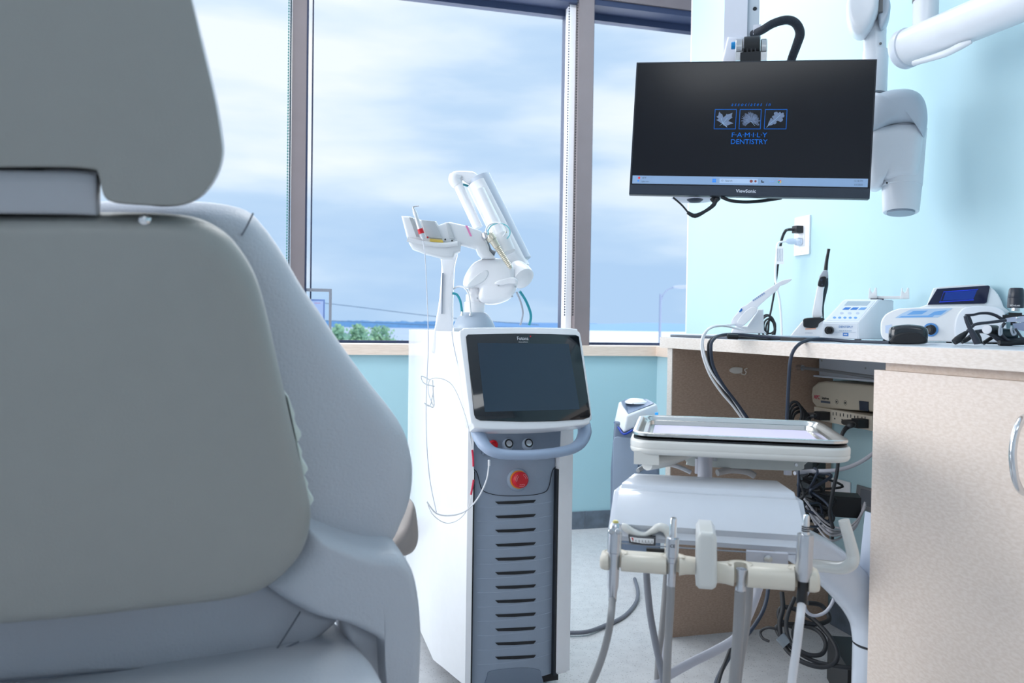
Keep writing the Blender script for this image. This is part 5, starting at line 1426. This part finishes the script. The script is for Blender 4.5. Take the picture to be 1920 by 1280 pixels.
# underside fittings
box('pivot_plate', UB, UB.t(1400, 1040, .05)[0], UB.t(1478, 1040, .05)[0], .05, .06, UB.t(1440, 1068, .05)[1], UB.t(1440, 1036, .05)[1], lgrey, du, bevel=.002)
lathe('pivot_screw', UB.w(UB.t(1440, 1047, .05)[0], .05, UB.t(1440, 1047, .05)[1]), -UB.y, [(0, .006), (.004, .006), (.005, .003)], metal, du, 16)
box('switch_block', UB, UB.t(1212, 1030, .03)[0], UB.t(1246, 1030, .03)[0], .03, .036, UB.t(1230, 1036, .03)[1], UB.t(1230, 1029, .03)[1], black, du, bevel=.002)
# tray hinge arm, post and rear housing
dh = 1.36
tube('tray_hinge', pp((1213, 868, 1.30), (1250, 862, 1.33), (1300, 846, 1.38)), [.012, .011, .008], offw, du, seg=14)
hb_ = vframe(P(1212, 855, 1.30))
box('hinge_block', hb_, -.020, .020, -.01, .03, -.012, .010, offw, du, bevel=.004)
pst = P(1322, 870, 1.40)
tube('tray_post', [V((pst.x, pst.y, .64)), V((pst.x, pst.y, .70))], .0125, lgrey, du, seg=20, n=2)
rhf = vframe(P(1350, 870, 1.46))
q = tpts(rhf, [(1283, 856), (1290, 848), (1508, 848), (1508, 872), (1500, 882), (1440, 881), (1300, 874), (1288, 868)])
rh = py_('rear_housing', rhf, smooth2(q, 2), .0, .05, mat('grey_green_housing', (172, 180, 180), .4), du, bevel=.006)
for a, b in ((1341, 861), (1493, 871)):
    x_, z_ = rhf.t(a, b); lathe('housing_screw', rhf.w(x_, -.0005, z_), -rhf.y, [(0, .0035), (.001, .003)], metal, rh, 10)
for a, b in ((1310, 880), (1477, 884)):
    p_ = P(a, b, 1.44); tube('support_leg', [V((p_.x, p_.y, .64)), V((p_.x, p_.y, p_.z + .02))], .007, lgrey, du, seg=12, n=2)
tube('hose_arch', pp((1196, 882, 1.40), (1215, 872, 1.42), (1245, 869, 1.44), (1270, 874, 1.45), (1295, 885, 1.45)), .0042, metal, du, seg=10)
tube('hose_arch', pp((1345, 886, 1.45), (1370, 881, 1.46), (1400, 884, 1.46), (1415, 892, 1.46)), .006, greyh, du, seg=10)
# right side handle and swing arm to the floor
tube('handle', pp((1500, 1057, 1.30), (1545, 1061, 1.26), (1578, 1064, 1.22), (1596, 1056, 1.20), (1599, 1040, 1.20), (1592, 1010, 1.20), (1582, 975, 1.20)), [.0092, .0095, .0098, .0098, .0092, .0084, .0080], offw, du, seg=20)
armm = mat('pale_blue_arm', (208, 218, 232), .18, coat=.6)
tube('swing_arm', pp((1420, 985, 1.46), (1480, 1012, 1.50), (1545, 1052, 1.54), (1600, 1105, 1.57), (1630, 1155, 1.58), (1638, 1203, 1.58)), [.024, .034, .040, .042, .040, .039], armm, du, seg=28)
e_ = P(1638, 1203, 1.58)
lathe('arm_ring', e_ + V((0, 0, -.004)), (0, 0, 1), [(0, .0394), (.004, .0394)], dk, du, 30)
lathe('floor_post', V((e_.x, e_.y, 0)), (0, 0, 1), [(0, .056), (.02, .056), (.03, .05), (.034, .039), (e_.z - .005, .039)], armm, du, 36)

# handpieces in the bar
hsil = mat('satin_silver', (205, 208, 214), .25, .9, noise=.03, nscale=200)
def hp_axis(ptop, pbot, yy=-.012):
    t = UB.w(*(lambda q: (q[0], yy, q[1]))(UB.t(*ptop, yy))); b = UB.w(*(lambda q: (q[0], yy, q[1]))(UB.t(*pbot, yy)))
    return b, (t - b)
kk = (UB.w(0, 0, 0) + UB.x * UB.t(1330, 1060)[0] - CAM).dot(CF) / F
print('k', kk * F)
# air/water syringe
syr = thing('air_water_syringe', 'silver air water syringe with two round buttons, leftmost in bar', 'syringe', hp_axis((1153, 972), (1149, 1128))[0])
b_, ax_ = hp_axis((1154, 975), (1148, 1126)); Ln = ax_.length
lathe('body', b_, ax_, [(0, .0058), (.012, .0062), (.022, .0078), (.06, .0082), (Ln * .60, .0085), (Ln * .61, .0098), (Ln * .84, .0102), (Ln * .88, .0098), (Ln * .94, .008), (Ln * .97, .005)], hsil, syr, 26)
for s in (-1, 1):
    c_ = b_ + ax_ * .875 + UB.x * (.0046 * s) - UB.y * .0078
    lathe('button', c_, -UB.y + UB.z * .4, [(0, .0042), (.003, .0042), (.004, .003)], metal, syr, 16)
lathe('nozzle', b_ + ax_ * .95 + UB.y * .003, ax_, [(0, .0045), (.003, .0045), (.005, .003)], mat('yellow_tint_cap', (214, 204, 120), .3), syr, 16)
tube('hose', [b_ + ax_ * .02] + pp((1146, 1150, 1.085), (1140, 1190, 1.09), (1126, 1240, 1.09), (1105, 1290, 1.09), (1080, 1340, 1.09)), .0050, greyh, syr, seg=14)
# high speed connector
h2 = thing('handpiece_coupler', 'silver handpiece coupler with narrow upright tip, second in bar', 'handpiece', hp_axis((1263, 968), (1258, 1098))[0])
b_, ax_ = hp_axis((1263, 969), (1258, 1098)); Ln = ax_.length
k1 = kk
lathe('body', b_, ax_, [(0, .0058), (.001, .0062), (Ln * .20, .0060), (Ln * .34, .0064), (Ln * .35, .0075), (Ln * .42, .0078), (Ln * .43, .0088), (Ln * .695, .0088), (Ln * .70, .007), (Ln * .71, .0055)], hsil, h2, 26)
lathe('tip', b_ + ax_ * .70, ax_, [(0, .0052), (.001, .0052), (Ln * .27, .0048), (Ln * .29, .0038)], chrome, h2, 22)
text('CE', Fr(b_ + ax_ * .6 - UB.y * .0092, UB.x, UB.y, UB.z), .006, dk, h2)
tube('hose', [b_] + pp((1257, 1130, 1.115), (1254, 1180, 1.12), (1251, 1240, 1.12), (1249, 1300, 1.12), (1248, 1350, 1.12)), .0056, greyh, h2, seg=14)
# empty connector
h3 = thing('empty_hose_connector', 'empty steel hose connector sitting in third slot of bar', 'connector', hp_axis((1391, 1064), (1388, 1107), -.014)[0])
b_, ax_ = hp_axis((1391, 1066), (1388, 1107), -.014); Ln = ax_.length
lathe('connector', b_, ax_, [(0, .0068), (.002, .0072), (Ln * .2, .0062), (Ln * .7, .0062), (Ln * .95, .0078), (Ln, .0078), (Ln, .0062), (Ln * .8, .005)], hsil, h3, 24)
tube('hose', [b_] + pp((1386, 1150, 1.10), (1383, 1200, 1.10), (1378, 1260, 1.10), (1372, 1320, 1.10)), .0074, greyh, h3, seg=14)
# motor
h4 = thing('electric_motor_handpiece', 'thick silver motor handpiece with black sleeve, rightmost in bar', 'handpiece', hp_axis((1511, 963), (1505, 1085), -.014)[0])
b_, ax_ = hp_axis((1512, 964), (1506, 1088), -.014); Ln = ax_.length
lathe('body', b_, ax_, [(0, .0085), (Ln * .03, .0095), (Ln * .14, .0108), (Ln * .15, .0111), (Ln * .66, .0108), (Ln * .70, .0106), (Ln * .705, .0085), (Ln * .70, .006)], hsil, h4, 28)
lathe('spindle', b_ + ax_ * .69, ax_, [(0, .006), (Ln * .05, .005), (Ln * .06, .0052), (Ln * .28, .0042), (Ln * .30, .0036), (Ln * .31, .002)], chrome, h4, 22)
for s in (.745, .775, .805):
    lathe('groove_ring', b_ + ax_ * s, ax_, [(0, .0052), (.0009, .0054), (.0018, .0052)], dk, h4, 22)
s0 = UB.w(*(lambda q: (q[0], -.014, q[1]))(UB.t(1503, 1131, -.014)))
lathe('sleeve', s0, b_ - s0, [(0, .0068), (.001, .0075), (.022, .0068), ((b_ - s0).length + .002, .0070)], black, h4, 24)
tube('hose', [s0] + pp((1500, 1160, 1.055), (1494, 1210, 1.06), (1487, 1260, 1.065), (1480, 1320, 1.07)), .0056, mat('white_hose_gloss', (228, 230, 236), .35), h4, seg=14)
# other hoses hanging under the head
def hose(pts, r_, m, label, group=None, flat=1):
    return tag(tube('drain_hose', pp(*pts), r_, m, seg=12), label, 'hose', group)
hose([(1211, 1040, 1.25), (1213, 1090, 1.25), (1219, 1150, 1.24), (1230, 1210, 1.23), (1243, 1270, 1.22), (1250, 1320, 1.22)], .0054, mat('mid_grey_hose', (128, 132, 142), .5), 'dark grey hose slanting down right between first two handpieces')
hose([(1251, 1050, 1.27), (1247, 1110, 1.27), (1241, 1180, 1.26), (1234, 1240, 1.26), (1231, 1320, 1.26)], .005, greyh, 'grey hose just behind and left of second handpiece hose')
hose([(1259, 1080, 1.29), (1255, 1130, 1.28), (1248, 1200, 1.28), (1243, 1260, 1.27), (1240, 1320, 1.27)], .005, lgrey, 'thin pale hose seen between second handpiece hose and grey hose')
hose([(1405, 1080, 1.24), (1404, 1120, 1.24), (1398, 1180, 1.23), (1389, 1230, 1.22), (1380, 1300, 1.21)], .0062, greyh, 'grey hose just right of the empty connector hose')
hose([(1428, 1080, 1.33), (1418, 1115, 1.33), (1400, 1160, 1.32), (1380, 1195, 1.31), (1340, 1220, 1.30), (1290, 1245, 1.28), (1240, 1275, 1.26), (1205, 1310, 1.25)], .0074, lgrey, 'pale lavender hose sweeping down left across floor behind handpiece hoses')

# ================================================================== MONITOR
MF = frame((1.01627, 1.66697, 1.36863), -26.518, -2.334, 2.148)
mo = thing('computer_monitor', 'wide black computer monitor hung before the right wall showing a logo', 'monitor', MF.w(0, .02, -.16))
w2, h2_ = .5405 / 2, .318 / 2
box('housing', MF, -w2, w2, .002, .02, -h2_, h2_, mat('monitor_dark_case', (34, 40, 50), .35), mo, bevel=.003)
box('rear_bulge', MF, -.15, .15, .02, .05, -.12, .06, black, mo, bevel=.012)
scm = mat('dark_screen', (12, 15, 22), .16, emis=.4, spec=.35)
sc = box('screen', MF, -w2 + .0035, w2 - .0035, .0006, .0022, -h2_ + .0035, h2_ - .0035, scm, mo, bevel=.0006, seg=1)
box('chin', MF, -w2 + .001, w2 - .001, -.0006, .002, -h2_ + .0005, MF.t(1398, 349.5)[1] - .000, mat('slate_monitor_chin', (44, 54, 68), .3), mo, bevel=.0008)
def mt(a, b, o=.0004): return MF.t(a, b, o)
def z2(l): return [mt(1300 + a * .11458, 170 + b * .11458) for a, b in l]
tb = [mt(1186, 328.5), mt(1627.5, 335.5), mt(1626, 351), mt(1185, 343.8)]
zt_, zb_2 = (tb[0][1] + tb[1][1]) / 2, (tb[2][1] + tb[3][1]) / 2
xl_, xr_ = -w2 + .006, w2 - .006
tbar = py_('taskbar', MF, [(xl_, zt_), (xr_, zt_), (xr_, zb_2), (xl_, zb_2)], -.0002, .001, mat('taskbar_blue', (140, 168, 202), .4, emis=.2, spec=.2), sc)
bp = mat('screen_blue_text', (24, 92, 176), .5, emis=.6, spec=.1)
gl_ = mat('leaf_grey', (120, 136, 164), .6, emis=.1, spec=.1)
ve = mat('leaf_vein', (160, 196, 224), .6, emis=.3, spec=.1)
for l in ([(338, 628), (690, 628), (712, 304), (350, 304)], [(745, 628), (1098, 628), (1118, 304), (758, 304)], [(1157, 628), (1520, 628), (1538, 304), (1172, 304)]):
    q = z2(l); c = (sum(p[0] for p in q) / 4, sum(p[1] for p in q) / 4)
    hw_, hh = (abs(q[1][0] - q[0][0]) + abs(q[2][0] - q[3][0])) / 4, abs(q[3][1] - q[0][1]) / 2
    t_ = .0011
    bm = bmesh.new()
    for (a0_, a1_, b0_, b1_) in ((-hw_, hw_, -hh, -hh + t_), (-hw_, hw_, hh - t_, hh), (-hw_, -hw_ + t_, -hh + t_, hh - t_), (hw_ - t_, hw_, -hh + t_, hh - t_)):
        add_prism(bm, [MF.w(c[0] + u, .0, c[1] + v) for u, v in ((a0_, b0_), (a1_, b0_), (a1_, b1_), (a0_, b1_))], MF.y * .001)
    fin(bm, 'logo_square', bp, sc)
maple = [(425, 340), (445, 372), (470, 385), (482, 410), (490, 440), (510, 425), (530, 405), (545, 378), (555, 390), (600, 378), (640, 362), (632, 395), (628, 420), (640, 440), (615, 455), (590, 475), (572, 500), (600, 508), (630, 522), (657, 536), (620, 545), (585, 555), (560, 572), (545, 562), (550, 585), (556, 605), (535, 588), (515, 575), (495, 568), (478, 545), (460, 530), (440, 520), (415, 500), (375, 478), (400, 470), (415, 460), (400, 445), (380, 425), (400, 415), (412, 400), (415, 375)]
py_('maple_leaf', MF, z2(maple), -.0002, .001, gl_, sc)
oak = [(1215, 585), (1225, 540), (1240, 505), (1255, 480), (1260, 455), (1275, 448), (1295, 462), (1300, 480), (1310, 465), (1300, 445), (1285, 430), (1300, 410), (1320, 405), (1330, 400), (1315, 380), (1325, 355), (1355, 345), (1378, 350), (1385, 372), (1395, 365), (1405, 350), (1425, 348), (1435, 370), (1445, 372), (1460, 358), (1480, 365), (1478, 390), (1490, 405), (1485, 430), (1465, 440), (1440, 445), (1460, 455), (1468, 480), (1450, 500), (1425, 515), (1405, 500), (1380, 490), (1355, 500), (1362, 520), (1350, 540), (1330, 550), (1310, 545), (1290, 560), (1265, 568), (1240, 570)]
py_('oak_leaf', MF, z2(oak), -.0002, .001, gl_, sc)
bm = bmesh.new(); cxp = (938, 492)
for k in range(64):
    t = math.radians(-32 + k * 4.2)
    ang = t
    L_ = random.uniform(118, 158)
    base_ = (cxp[0] + random.uniform(-6, 14), cxp[1] + random.uniform(-10, 16))
    ti = (cxp[0] + L_ * math.cos(ang), cxp[1] - L_ * math.sin(ang) + 0)
    if ti[1] > 590: continue
    n_ = V((-(ti[1] - base_[1]), ti[0] - base_[0])).normalized() * 4
    q = z2([(base_[0] + n_.x, base_[1] + n_.y), (base_[0] - n_.x, base_[1] - n_.y), (ti[0] - n_.x * .5, ti[1] - n_.y * .5), (ti[0] + n_.x * .5, ti[1] + n_.y * .5)])
    o_ = -.0001 * (k % 4)
    vs = [bm.verts.new(MF.w(a, o_, b)) for a, b in q]; vs2 = [bm.verts.new(MF.w(a, .001, b)) for a, b in q]
    bm.faces.new(vs); bm.faces.new(vs2[::-1])
    for i in range(4): bm.faces.new((vs[(i + 1) % 4], vs[i], vs2[i], vs2[(i + 1) % 4]))
fin(bm, 'pine_sprig', gl_, sc, smooth=False)
for l in ([(430, 572), (478, 535), (558, 447)], [(455, 450), (470, 500), (482, 535)], [(482, 533), (545, 527)], [(482, 536), (515, 562), (548, 595)], [(1197, 604), (1240, 555), (1320, 490), (1420, 400)], [(940, 495), (975, 540), (1008, 574)]):
    tube('vein', [MF.w(a, -.0002, b) for a, b in z2(l)], .00028, ve, sc, seg=5, n=3)
def mtext(body, a, b, size, m, **k):
    x_, z_ = mt(a, b); return text(body, MF.at(MF.w(x_, -.0003, z_)), size, m, k.pop('par', sc), ext=.0001, **k)
mtext('a s s o c i a t e s   i n', 1407.5, 196, .0115, bp, shear=.3, sx=.92)
mtext('F\u00b7A\u00b7M\u00b7I\u00b7L\u00b7Y', 1404.5, 253.5, .0158, bp, sx=1.12)
mtext('DENTISTRY', 1404, 266.2, .0158, bp, sx=1.02)
tx = mat('taskbar_text', (84, 98, 122), .4, emis=.5)
ztb = (zt_ + zb_2) / 2
def ttext(body, a, zz, size, **k): return text(body, MF.at(MF.w(mt(a, 340)[0], -.0004, zz)), size, k.pop('m', tx), tbar, ext=.0001, **k)
ttext('68\u00b0F', 1203.5, ztb + .004, .0055, align='LEFT')
ttext('Light rain', 1202, ztb - .0045, .0048, align='LEFT')
ttext('12:18 PM', 1618, ztb + .004, .0052, align='RIGHT')
ttext('6/6/2025', 1618, ztb - .0045, .0052, align='RIGHT')
def tsq(a, r_, m, zz=0, nm='task_icon', seg=20):
    x_ = mt(a, 340)[0]; return lathe(nm, MF.w(x_, -.0002, ztb + zz), -MF.y, [(-.0004, r_), (.0002, r_)], m, tbar, seg)
tsq(1198, .0028, mat('icon_red', (200, 60, 60), .4, emis=.5), .004, 'weather_icon')
tsq(1196.5, .0018, mat('icon_blue', (30, 120, 215), .4, emis=.6), -.003, 'weather_icon')
x_ = mt(1339, 340)[0]
for u in (-1, 1):
    for v in (-1, 1):
        box('window_icon', MF, x_ + u * .0022 - .0019, x_ + u * .0022 + .0019, -.0004, 0, ztb + v * .0022 - .0019, ztb + v * .0022 + .0019, MATS['icon_blue'], tbar)
sb_ = mat('search_field', (166, 190, 220), .4, emis=.3)
xa_, xb_ = mt(1349, 340)[0], mt(1421, 340)[0]
box('search_field', MF, xa_, xb_, -.0003, 0, ztb - .0055, ztb + .0055, sb_, tbar, bevel=.0001)
ttext('Search', 1359.5, ztb, .0062, align='LEFT')
tube('search_glyph', [MF.w(mt(1354, 340)[0] + .0018 * math.cos(t), -.0005, ztb + .0006 + .0018 * math.sin(t)) for t in [math.radians(g) for g in range(-50, 311, 40)]], .0003, tx, tbar, seg=5, n=2)
br_ = mat('icon_brown', (120, 62, 62), .4, emis=.4)
tsq(1408.5, .0035, br_, 0); tsq(1416.5, .0026, br_, .0)
x_ = mt(1430, 340)[0]
box('task_icon', MF, x_ - .003, x_ - .001, -.0004, 0, ztb - .003, ztb + .003, dk, tbar); box('task_icon', MF, x_ - .001, x_ + .003, -.0004, 0, ztb - .003, ztb - .0005, dk, tbar)
tube('task_icon', [MF.w(mt(a, 340)[0], -.0004, ztb + z) for a, z in ((1443, .001), (1446, -.001), (1449, .0), (1452, .001))], .0007, mat('icon_blue_grey', (120, 150, 205), .4, emis=.6), tbar, seg=6)
for k, (c_, a_) in enumerate((((210, 70, 60), 90), ((220, 180, 60), -30), ((60, 150, 90), 210))):
    pts = [MF.w(mt(1461.5, 340)[0] + .003 * math.cos(t), -.0004, ztb + .003 * math.sin(t)) for t in [math.radians(a_ + g) for g in (-55, -20, 20, 55)]]
    tube('browser_icon', pts, .001, mat('icon_c%d' % k, c_, .4, emis=.5), tbar, seg=6, n=2)
tsq(1461.5, .0016, MATS['icon_blue'], 0, 'browser_icon')
mtext('ViewSonic', 1398.5, 358.5, .0108, mat('brand_white', (214, 222, 234), .4), par=mo, off=.0002)
for o in (o for o in list(mo.children) if o.name.startswith('lettering')):
    for v in o.data.vertices: v.co += -MF.y * .0006

# mount
cw = MF.w(0, .06, .0)
mn = thing('monitor_mount', 'white ceiling post with black tilt joint and braided hose above monitor', 'monitor mount', P(1395, 70, 1.98))
dM = 1.95
MV = vframe(P(1395, 60, dM))
ztop2 = 2.75
q = tpts(MV, [(1352, 108), (1364, 0), (1368, -60)]) 
mpm = mat('mount_white', (226, 230, 242), .35)
xL0, xR0 = MV.t(1366, 0)[0], MV.t(1407, 0)[0]
box('post', MV, MV.t(1358, 0)[0], MV.t(1402, 0)[0], .04, .14, MV.t(1364, 95)[1], ztop2 - MV.o.z, mpm, mn, bevel=.012)
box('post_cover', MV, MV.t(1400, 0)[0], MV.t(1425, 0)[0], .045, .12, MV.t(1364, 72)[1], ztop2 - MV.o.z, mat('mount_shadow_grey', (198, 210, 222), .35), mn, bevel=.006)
py_('post_skirt', MV, tpts(MV, [(1364, 60), (1400, 60), (1398, 112), (1352, 112)]), .03, .12, mpm, mn, bevel=.006)
box('hose_port', MV, MV.t(1413, 30)[0], MV.t(1428, 30)[0], .03, .08, MV.t(1413, 56)[1], MV.t(1413, 38)[1], mpm, mn, bevel=.004)
lathe('post_screw', MV.w(MV.t(1416, 3)[0], .045, MV.t(1416, 3)[1]), -MV.y, [(0, .005), (.002, .004)], dk, mn, 14)
for a, b in ((1379, 1393), (1426, 1438)):
    xx0, xx1 = MV.t(a, 90)[0], MV.t(b, 90)[0]
    c_ = MV.w(xx0, .0, MV.t(a, 93)[1])
    lathe('side_cap', c_, MV.x, [(0, .022), (.002, .024), (xx1 - xx0 - .002, .024), (xx1 - xx0, .022)], metal, mn, 30)
    box('side_cheek', MV, xx0 + .0005, xx1 - .0005, -.02, .02, MV.t(a, 118)[1], MV.t(a, 92)[1], metal, mn, bevel=.001)
xx0, xx1 = MV.t(1394, 90)[0], MV.t(1425, 90)[0]
lathe('tilt_barrel', MV.w(xx0, 0, MV.t(1394, 91)[1]), MV.x, [(0, .024), (.002, .027), (xx1 - xx0 - .002, .027), (xx1 - xx0, .024)], black, mn, 30)
for k in range(4):
    a = 1392 + k * 7.5
    box('rib', MV, MV.t(a, 100)[0], MV.t(a + 3, 100)[0], -.028, -.01, MV.t(a, 116)[1], MV.t(a, 98)[1], rubber, mn, bevel=.001)
box('joint_foot', MV, MV.t(1388, 110)[0], MV.t(1426, 110)[0], -.03, .02, MV.t(1388, 130)[1], MV.t(1388, 106)[1], rubber, mn, bevel=.002)
box('vesa_bracket', MF, -.045, .02, .0495, .11, -.06, .148, rubber, mn, bevel=.003)
c_ = MV.w(MV.t(1371, 87)[0], -.005, MV.t(1371, 87)[1])
lathe('blue_knob', c_, MV.x, [(0, .0085), (.001, .009), (.011, .009), (.012, .008)], mat('bright_blue_knob', (20, 130, 195), .3), mn, 24)
hs = pp((1412, 64, 1.99), (1428, 57, 1.96), (1450, 44, 1.95), (1475, 37.5, 1.95), (1492, 44, 1.96), (1500, 62, 1.97), (1494, 84, 1.98), (1484, 112, 1.99), (1478, 140, 2.0))
braid = mat('braided_sleeve', (40, 48, 62), .6, noise=.5, nscale=400, bump=.8, bscale=500)
tube('braided_hose', hs, [.0095, .010, .0105, .011, .0115, .0105, .0105], braid, mn, seg=18)
# things hanging under the monitor
um = mo
lathe('disc', P(1303, 368, 1.95), (0, 0, 1), [(-.012, .02), (-.010, .045), (-.004, .056), (.004, .058)], mat('pale_disc', (214, 218, 230), .4), um, 32)
lathe('disc_core', P(1303, 376, 1.93), (0, 0, 1), [(-.004, .012), (.0, .018), (.006, .022)], navy, um, 24)
tube('cable', pp((1262, 370, 1.88), (1278, 384, 1.88), (1290, 398, 1.88)), .0022, rubber, um, seg=8)
tube('cable_tape', pp((1289, 398, 1.88), (1303, 404.5, 1.88), (1322, 396, 1.88), (1338, 384, 1.88), (1344, 372, 1.88)), [.004, .0055, .004, .005, .004], rubber, um, seg=8, n=4)
tube('cable', pp((1352, 369, 1.88), (1370, 376, 1.88), (1395, 378.5, 1.88), (1425, 377, 1.89), (1465, 371, 1.9)), .004, rubber, um, seg=8)
tube('cable', pp((1335, 370, 1.90), (1340, 376, 1.90), (1347, 370, 1.90)), .007, rubber, um, seg=8)

# ================================================================== X-RAY UNIT
xr_m = mat('xray_white', (228, 233, 240), .35, coat=.3)
xrg = mat('xray_grey_shell', (196, 206, 218), .35)
xu = thing('xray_unit', 'white dental x-ray head on jointed arm behind monitor', 'x-ray head', P(1690, 400, 2.0))
dX = 2.0
XV = vframe(P(1690, 300, dX))
def z6(l): return [(1160 + a * .39583, b * .39583) for a, b in l]
# tube head cone
ctop, cbot = P(1695, 225, dX + .02), P(1689, 398, dX + .0)
ax_ = cbot - ctop; Ln = ax_.length; kx = dX / F
lathe('cone', ctop, ax_, [(0, 30 * kx), (Ln * .12, 40 * kx), (Ln * .35, 38 * kx), (Ln * .72, 35.5 * kx), (Ln * .725, 34.5 * kx), (Ln * .74, 34.5 * kx), (Ln * .99, 31.5 * kx), (Ln, 30 * kx), (Ln * .99, 22 * kx)], xr_m, xu, 44)
lathe('cone_opening', cbot + ax_ * -.008, ax_, [(0, 24 * kx), (.0035 + Ln * .008, 24 * kx), (.004 + Ln * .008, 18 * kx)], mat('cone_inner_grey', (150, 162, 176), .4), xu, 36)
q = tpts(XV, z6([(1190, 470), (1240, 455), (1300, 440), (1370, 437), (1420, 455), (1448, 490), (1460, 540), (1460, 600), (1440, 660), (1400, 600), (1340, 595), (1280, 605), (1180, 640)]))
pillow('tube_head', XV, q, -.055, .07, .03, xrg, xu, n=4, bulge=.004, eb=.04)
q = tpts(XV, z6([(1170, 640), (1280, 600), (1360, 592), (1438, 605), (1438, 700), (1425, 790), (1400, 850), (1260, 860), (1250, 780), (1250, 880), (1180, 880)]))
pillow('yoke', XV, q, -.045, .06, .03, xr_m, xu, n=4, bulge=.003, eb=.03)
tube('grip_handle', [XV.w(*(lambda t: (t[0], -.04, t[1]))(XV.t(*p_))) for p_ in z6([(1180, 520), (1230, 500), (1280, 490), (1310, 470)])], .010, xr_m, xu, seg=14)
x_, z_ = XV.t(*z6([(1271, 868)])[0], -.05)
lathe('pin_hole', XV.w(x_, -.0505, z_), -XV.y, [(0, .002), (.008, .002)], black, xu, 10)
tube('collar', pp((1639, 176, dX + .02), (1642, 96, dX + .02)), [22.5 * kx, 22.5 * kx], xr_m, xu, seg=32, n=2)
tube('lower_arm', pp((1641, 110, dX + .02), (1641, 60, dX + .02), (1650, 30, dX + .02)), [20 * kx, 20 * kx, 15 * kx], xr_m, xu, seg=28)
EV = vframe(P(1625, 20, dX))
q = tpts(EV, z6([(1078, 60), (1085, 0), (1090, -70), (1110, -140), (1180, -160), (1230, -130), (1232, 40), (1222, 90), (1190, 150), (1150, 184), (1110, 170), (1085, 120)]))
pillow('elbow_cover', EV, q, -.045, .035, .022, xr_m, xu, n=4, bulge=.003)
q = tpts(EV, z6([(1225, -120), (1265, -60), (1285, 10), (1287, 50), (1270, 110), (1240, 140), (1228, 60)]))
pillow('elbow_inner', EV, q, -.02, .05, .015, xrg, xu, n=4)
box('elbow_gap', EV, EV.t(1647, 10)[0], EV.t(1655, 10)[0], -.03, .0, EV.t(1650, 30)[1], EV.t(1650, -20)[1], mat('gap_grey', (110, 110, 112), .5), xu, bevel=.002)
x_, z_ = EV.t(1651, 82, -.03)
lathe('arm_screw', P(1651, 82, dX - .008), -EV.y, [(0, .003), (.003, .003)], mat('gap_grey', (110, 110, 112), .5), xu, 10)
# upper arm reaching up and to the right wall, out of view
tube('upper_arm', [P(1625, -30, dX), P(1640, -180, dX), V((1.50, 1.70, 2.15)), V((1.58, 1.60, 2.16))], .032, xr_m, xu, seg=24)
box('wall_plate', WF, 1.575, 1.599, 1.50, 1.72, 2.02, 2.3, xr_m, xu, bevel=.008)

# long tubular arm of the operatory light
la_ = thing('light_arm', 'thick white horizontal tube arm at upper right below short post', 'lamp arm', P(1735, 60, 1.9))
p0, p1 = P(1697, 92, 1.90), P(1985, -28, 1.55)
tube('tube', [p0, p1], [.0435, .042], xr_m, la_, seg=40, n=2)
ax_ = (p1 - p0).normalized()
lathe('end_cap', p0 - ax_ * .010, ax_, [(-.006, .020), (-.004, .036), (0, .043), (.006, .0465), (.022, .0465), (.024, .044)], mat('cap_pale', (214, 222, 234), .35), la_, 40)
c_ = P(1735, 50, 1.86)
tube('drop_post', [V((c_.x, c_.y, c_.z)), V((c_.x, c_.y, c_.z + .07)), V((c_.x, c_.y, 2.75))], .0275, xr_m, la_, seg=32, raw=True)
lathe('post_ring', V((c_.x, c_.y, P(1735, 2, 1.86).z)), (0, 0, 1), [(0, .029), (.006, .029)], mat('gap_grey', (110, 110, 112), .5), la_, 32)
lf3 = vframe(P(1780, 90, 1.80))
under = [V(p0).lerp(p1, t) for t in (.12, .42)]
tube('cover_strip', [P(1712, 119, 1.84), P(1770, 101, 1.78), P(1800, 87, 1.74), P(1822, 78, 1.72)], [.006, .008, .008, .004], xr_m, la_, seg=12)

# standing frame on the sill
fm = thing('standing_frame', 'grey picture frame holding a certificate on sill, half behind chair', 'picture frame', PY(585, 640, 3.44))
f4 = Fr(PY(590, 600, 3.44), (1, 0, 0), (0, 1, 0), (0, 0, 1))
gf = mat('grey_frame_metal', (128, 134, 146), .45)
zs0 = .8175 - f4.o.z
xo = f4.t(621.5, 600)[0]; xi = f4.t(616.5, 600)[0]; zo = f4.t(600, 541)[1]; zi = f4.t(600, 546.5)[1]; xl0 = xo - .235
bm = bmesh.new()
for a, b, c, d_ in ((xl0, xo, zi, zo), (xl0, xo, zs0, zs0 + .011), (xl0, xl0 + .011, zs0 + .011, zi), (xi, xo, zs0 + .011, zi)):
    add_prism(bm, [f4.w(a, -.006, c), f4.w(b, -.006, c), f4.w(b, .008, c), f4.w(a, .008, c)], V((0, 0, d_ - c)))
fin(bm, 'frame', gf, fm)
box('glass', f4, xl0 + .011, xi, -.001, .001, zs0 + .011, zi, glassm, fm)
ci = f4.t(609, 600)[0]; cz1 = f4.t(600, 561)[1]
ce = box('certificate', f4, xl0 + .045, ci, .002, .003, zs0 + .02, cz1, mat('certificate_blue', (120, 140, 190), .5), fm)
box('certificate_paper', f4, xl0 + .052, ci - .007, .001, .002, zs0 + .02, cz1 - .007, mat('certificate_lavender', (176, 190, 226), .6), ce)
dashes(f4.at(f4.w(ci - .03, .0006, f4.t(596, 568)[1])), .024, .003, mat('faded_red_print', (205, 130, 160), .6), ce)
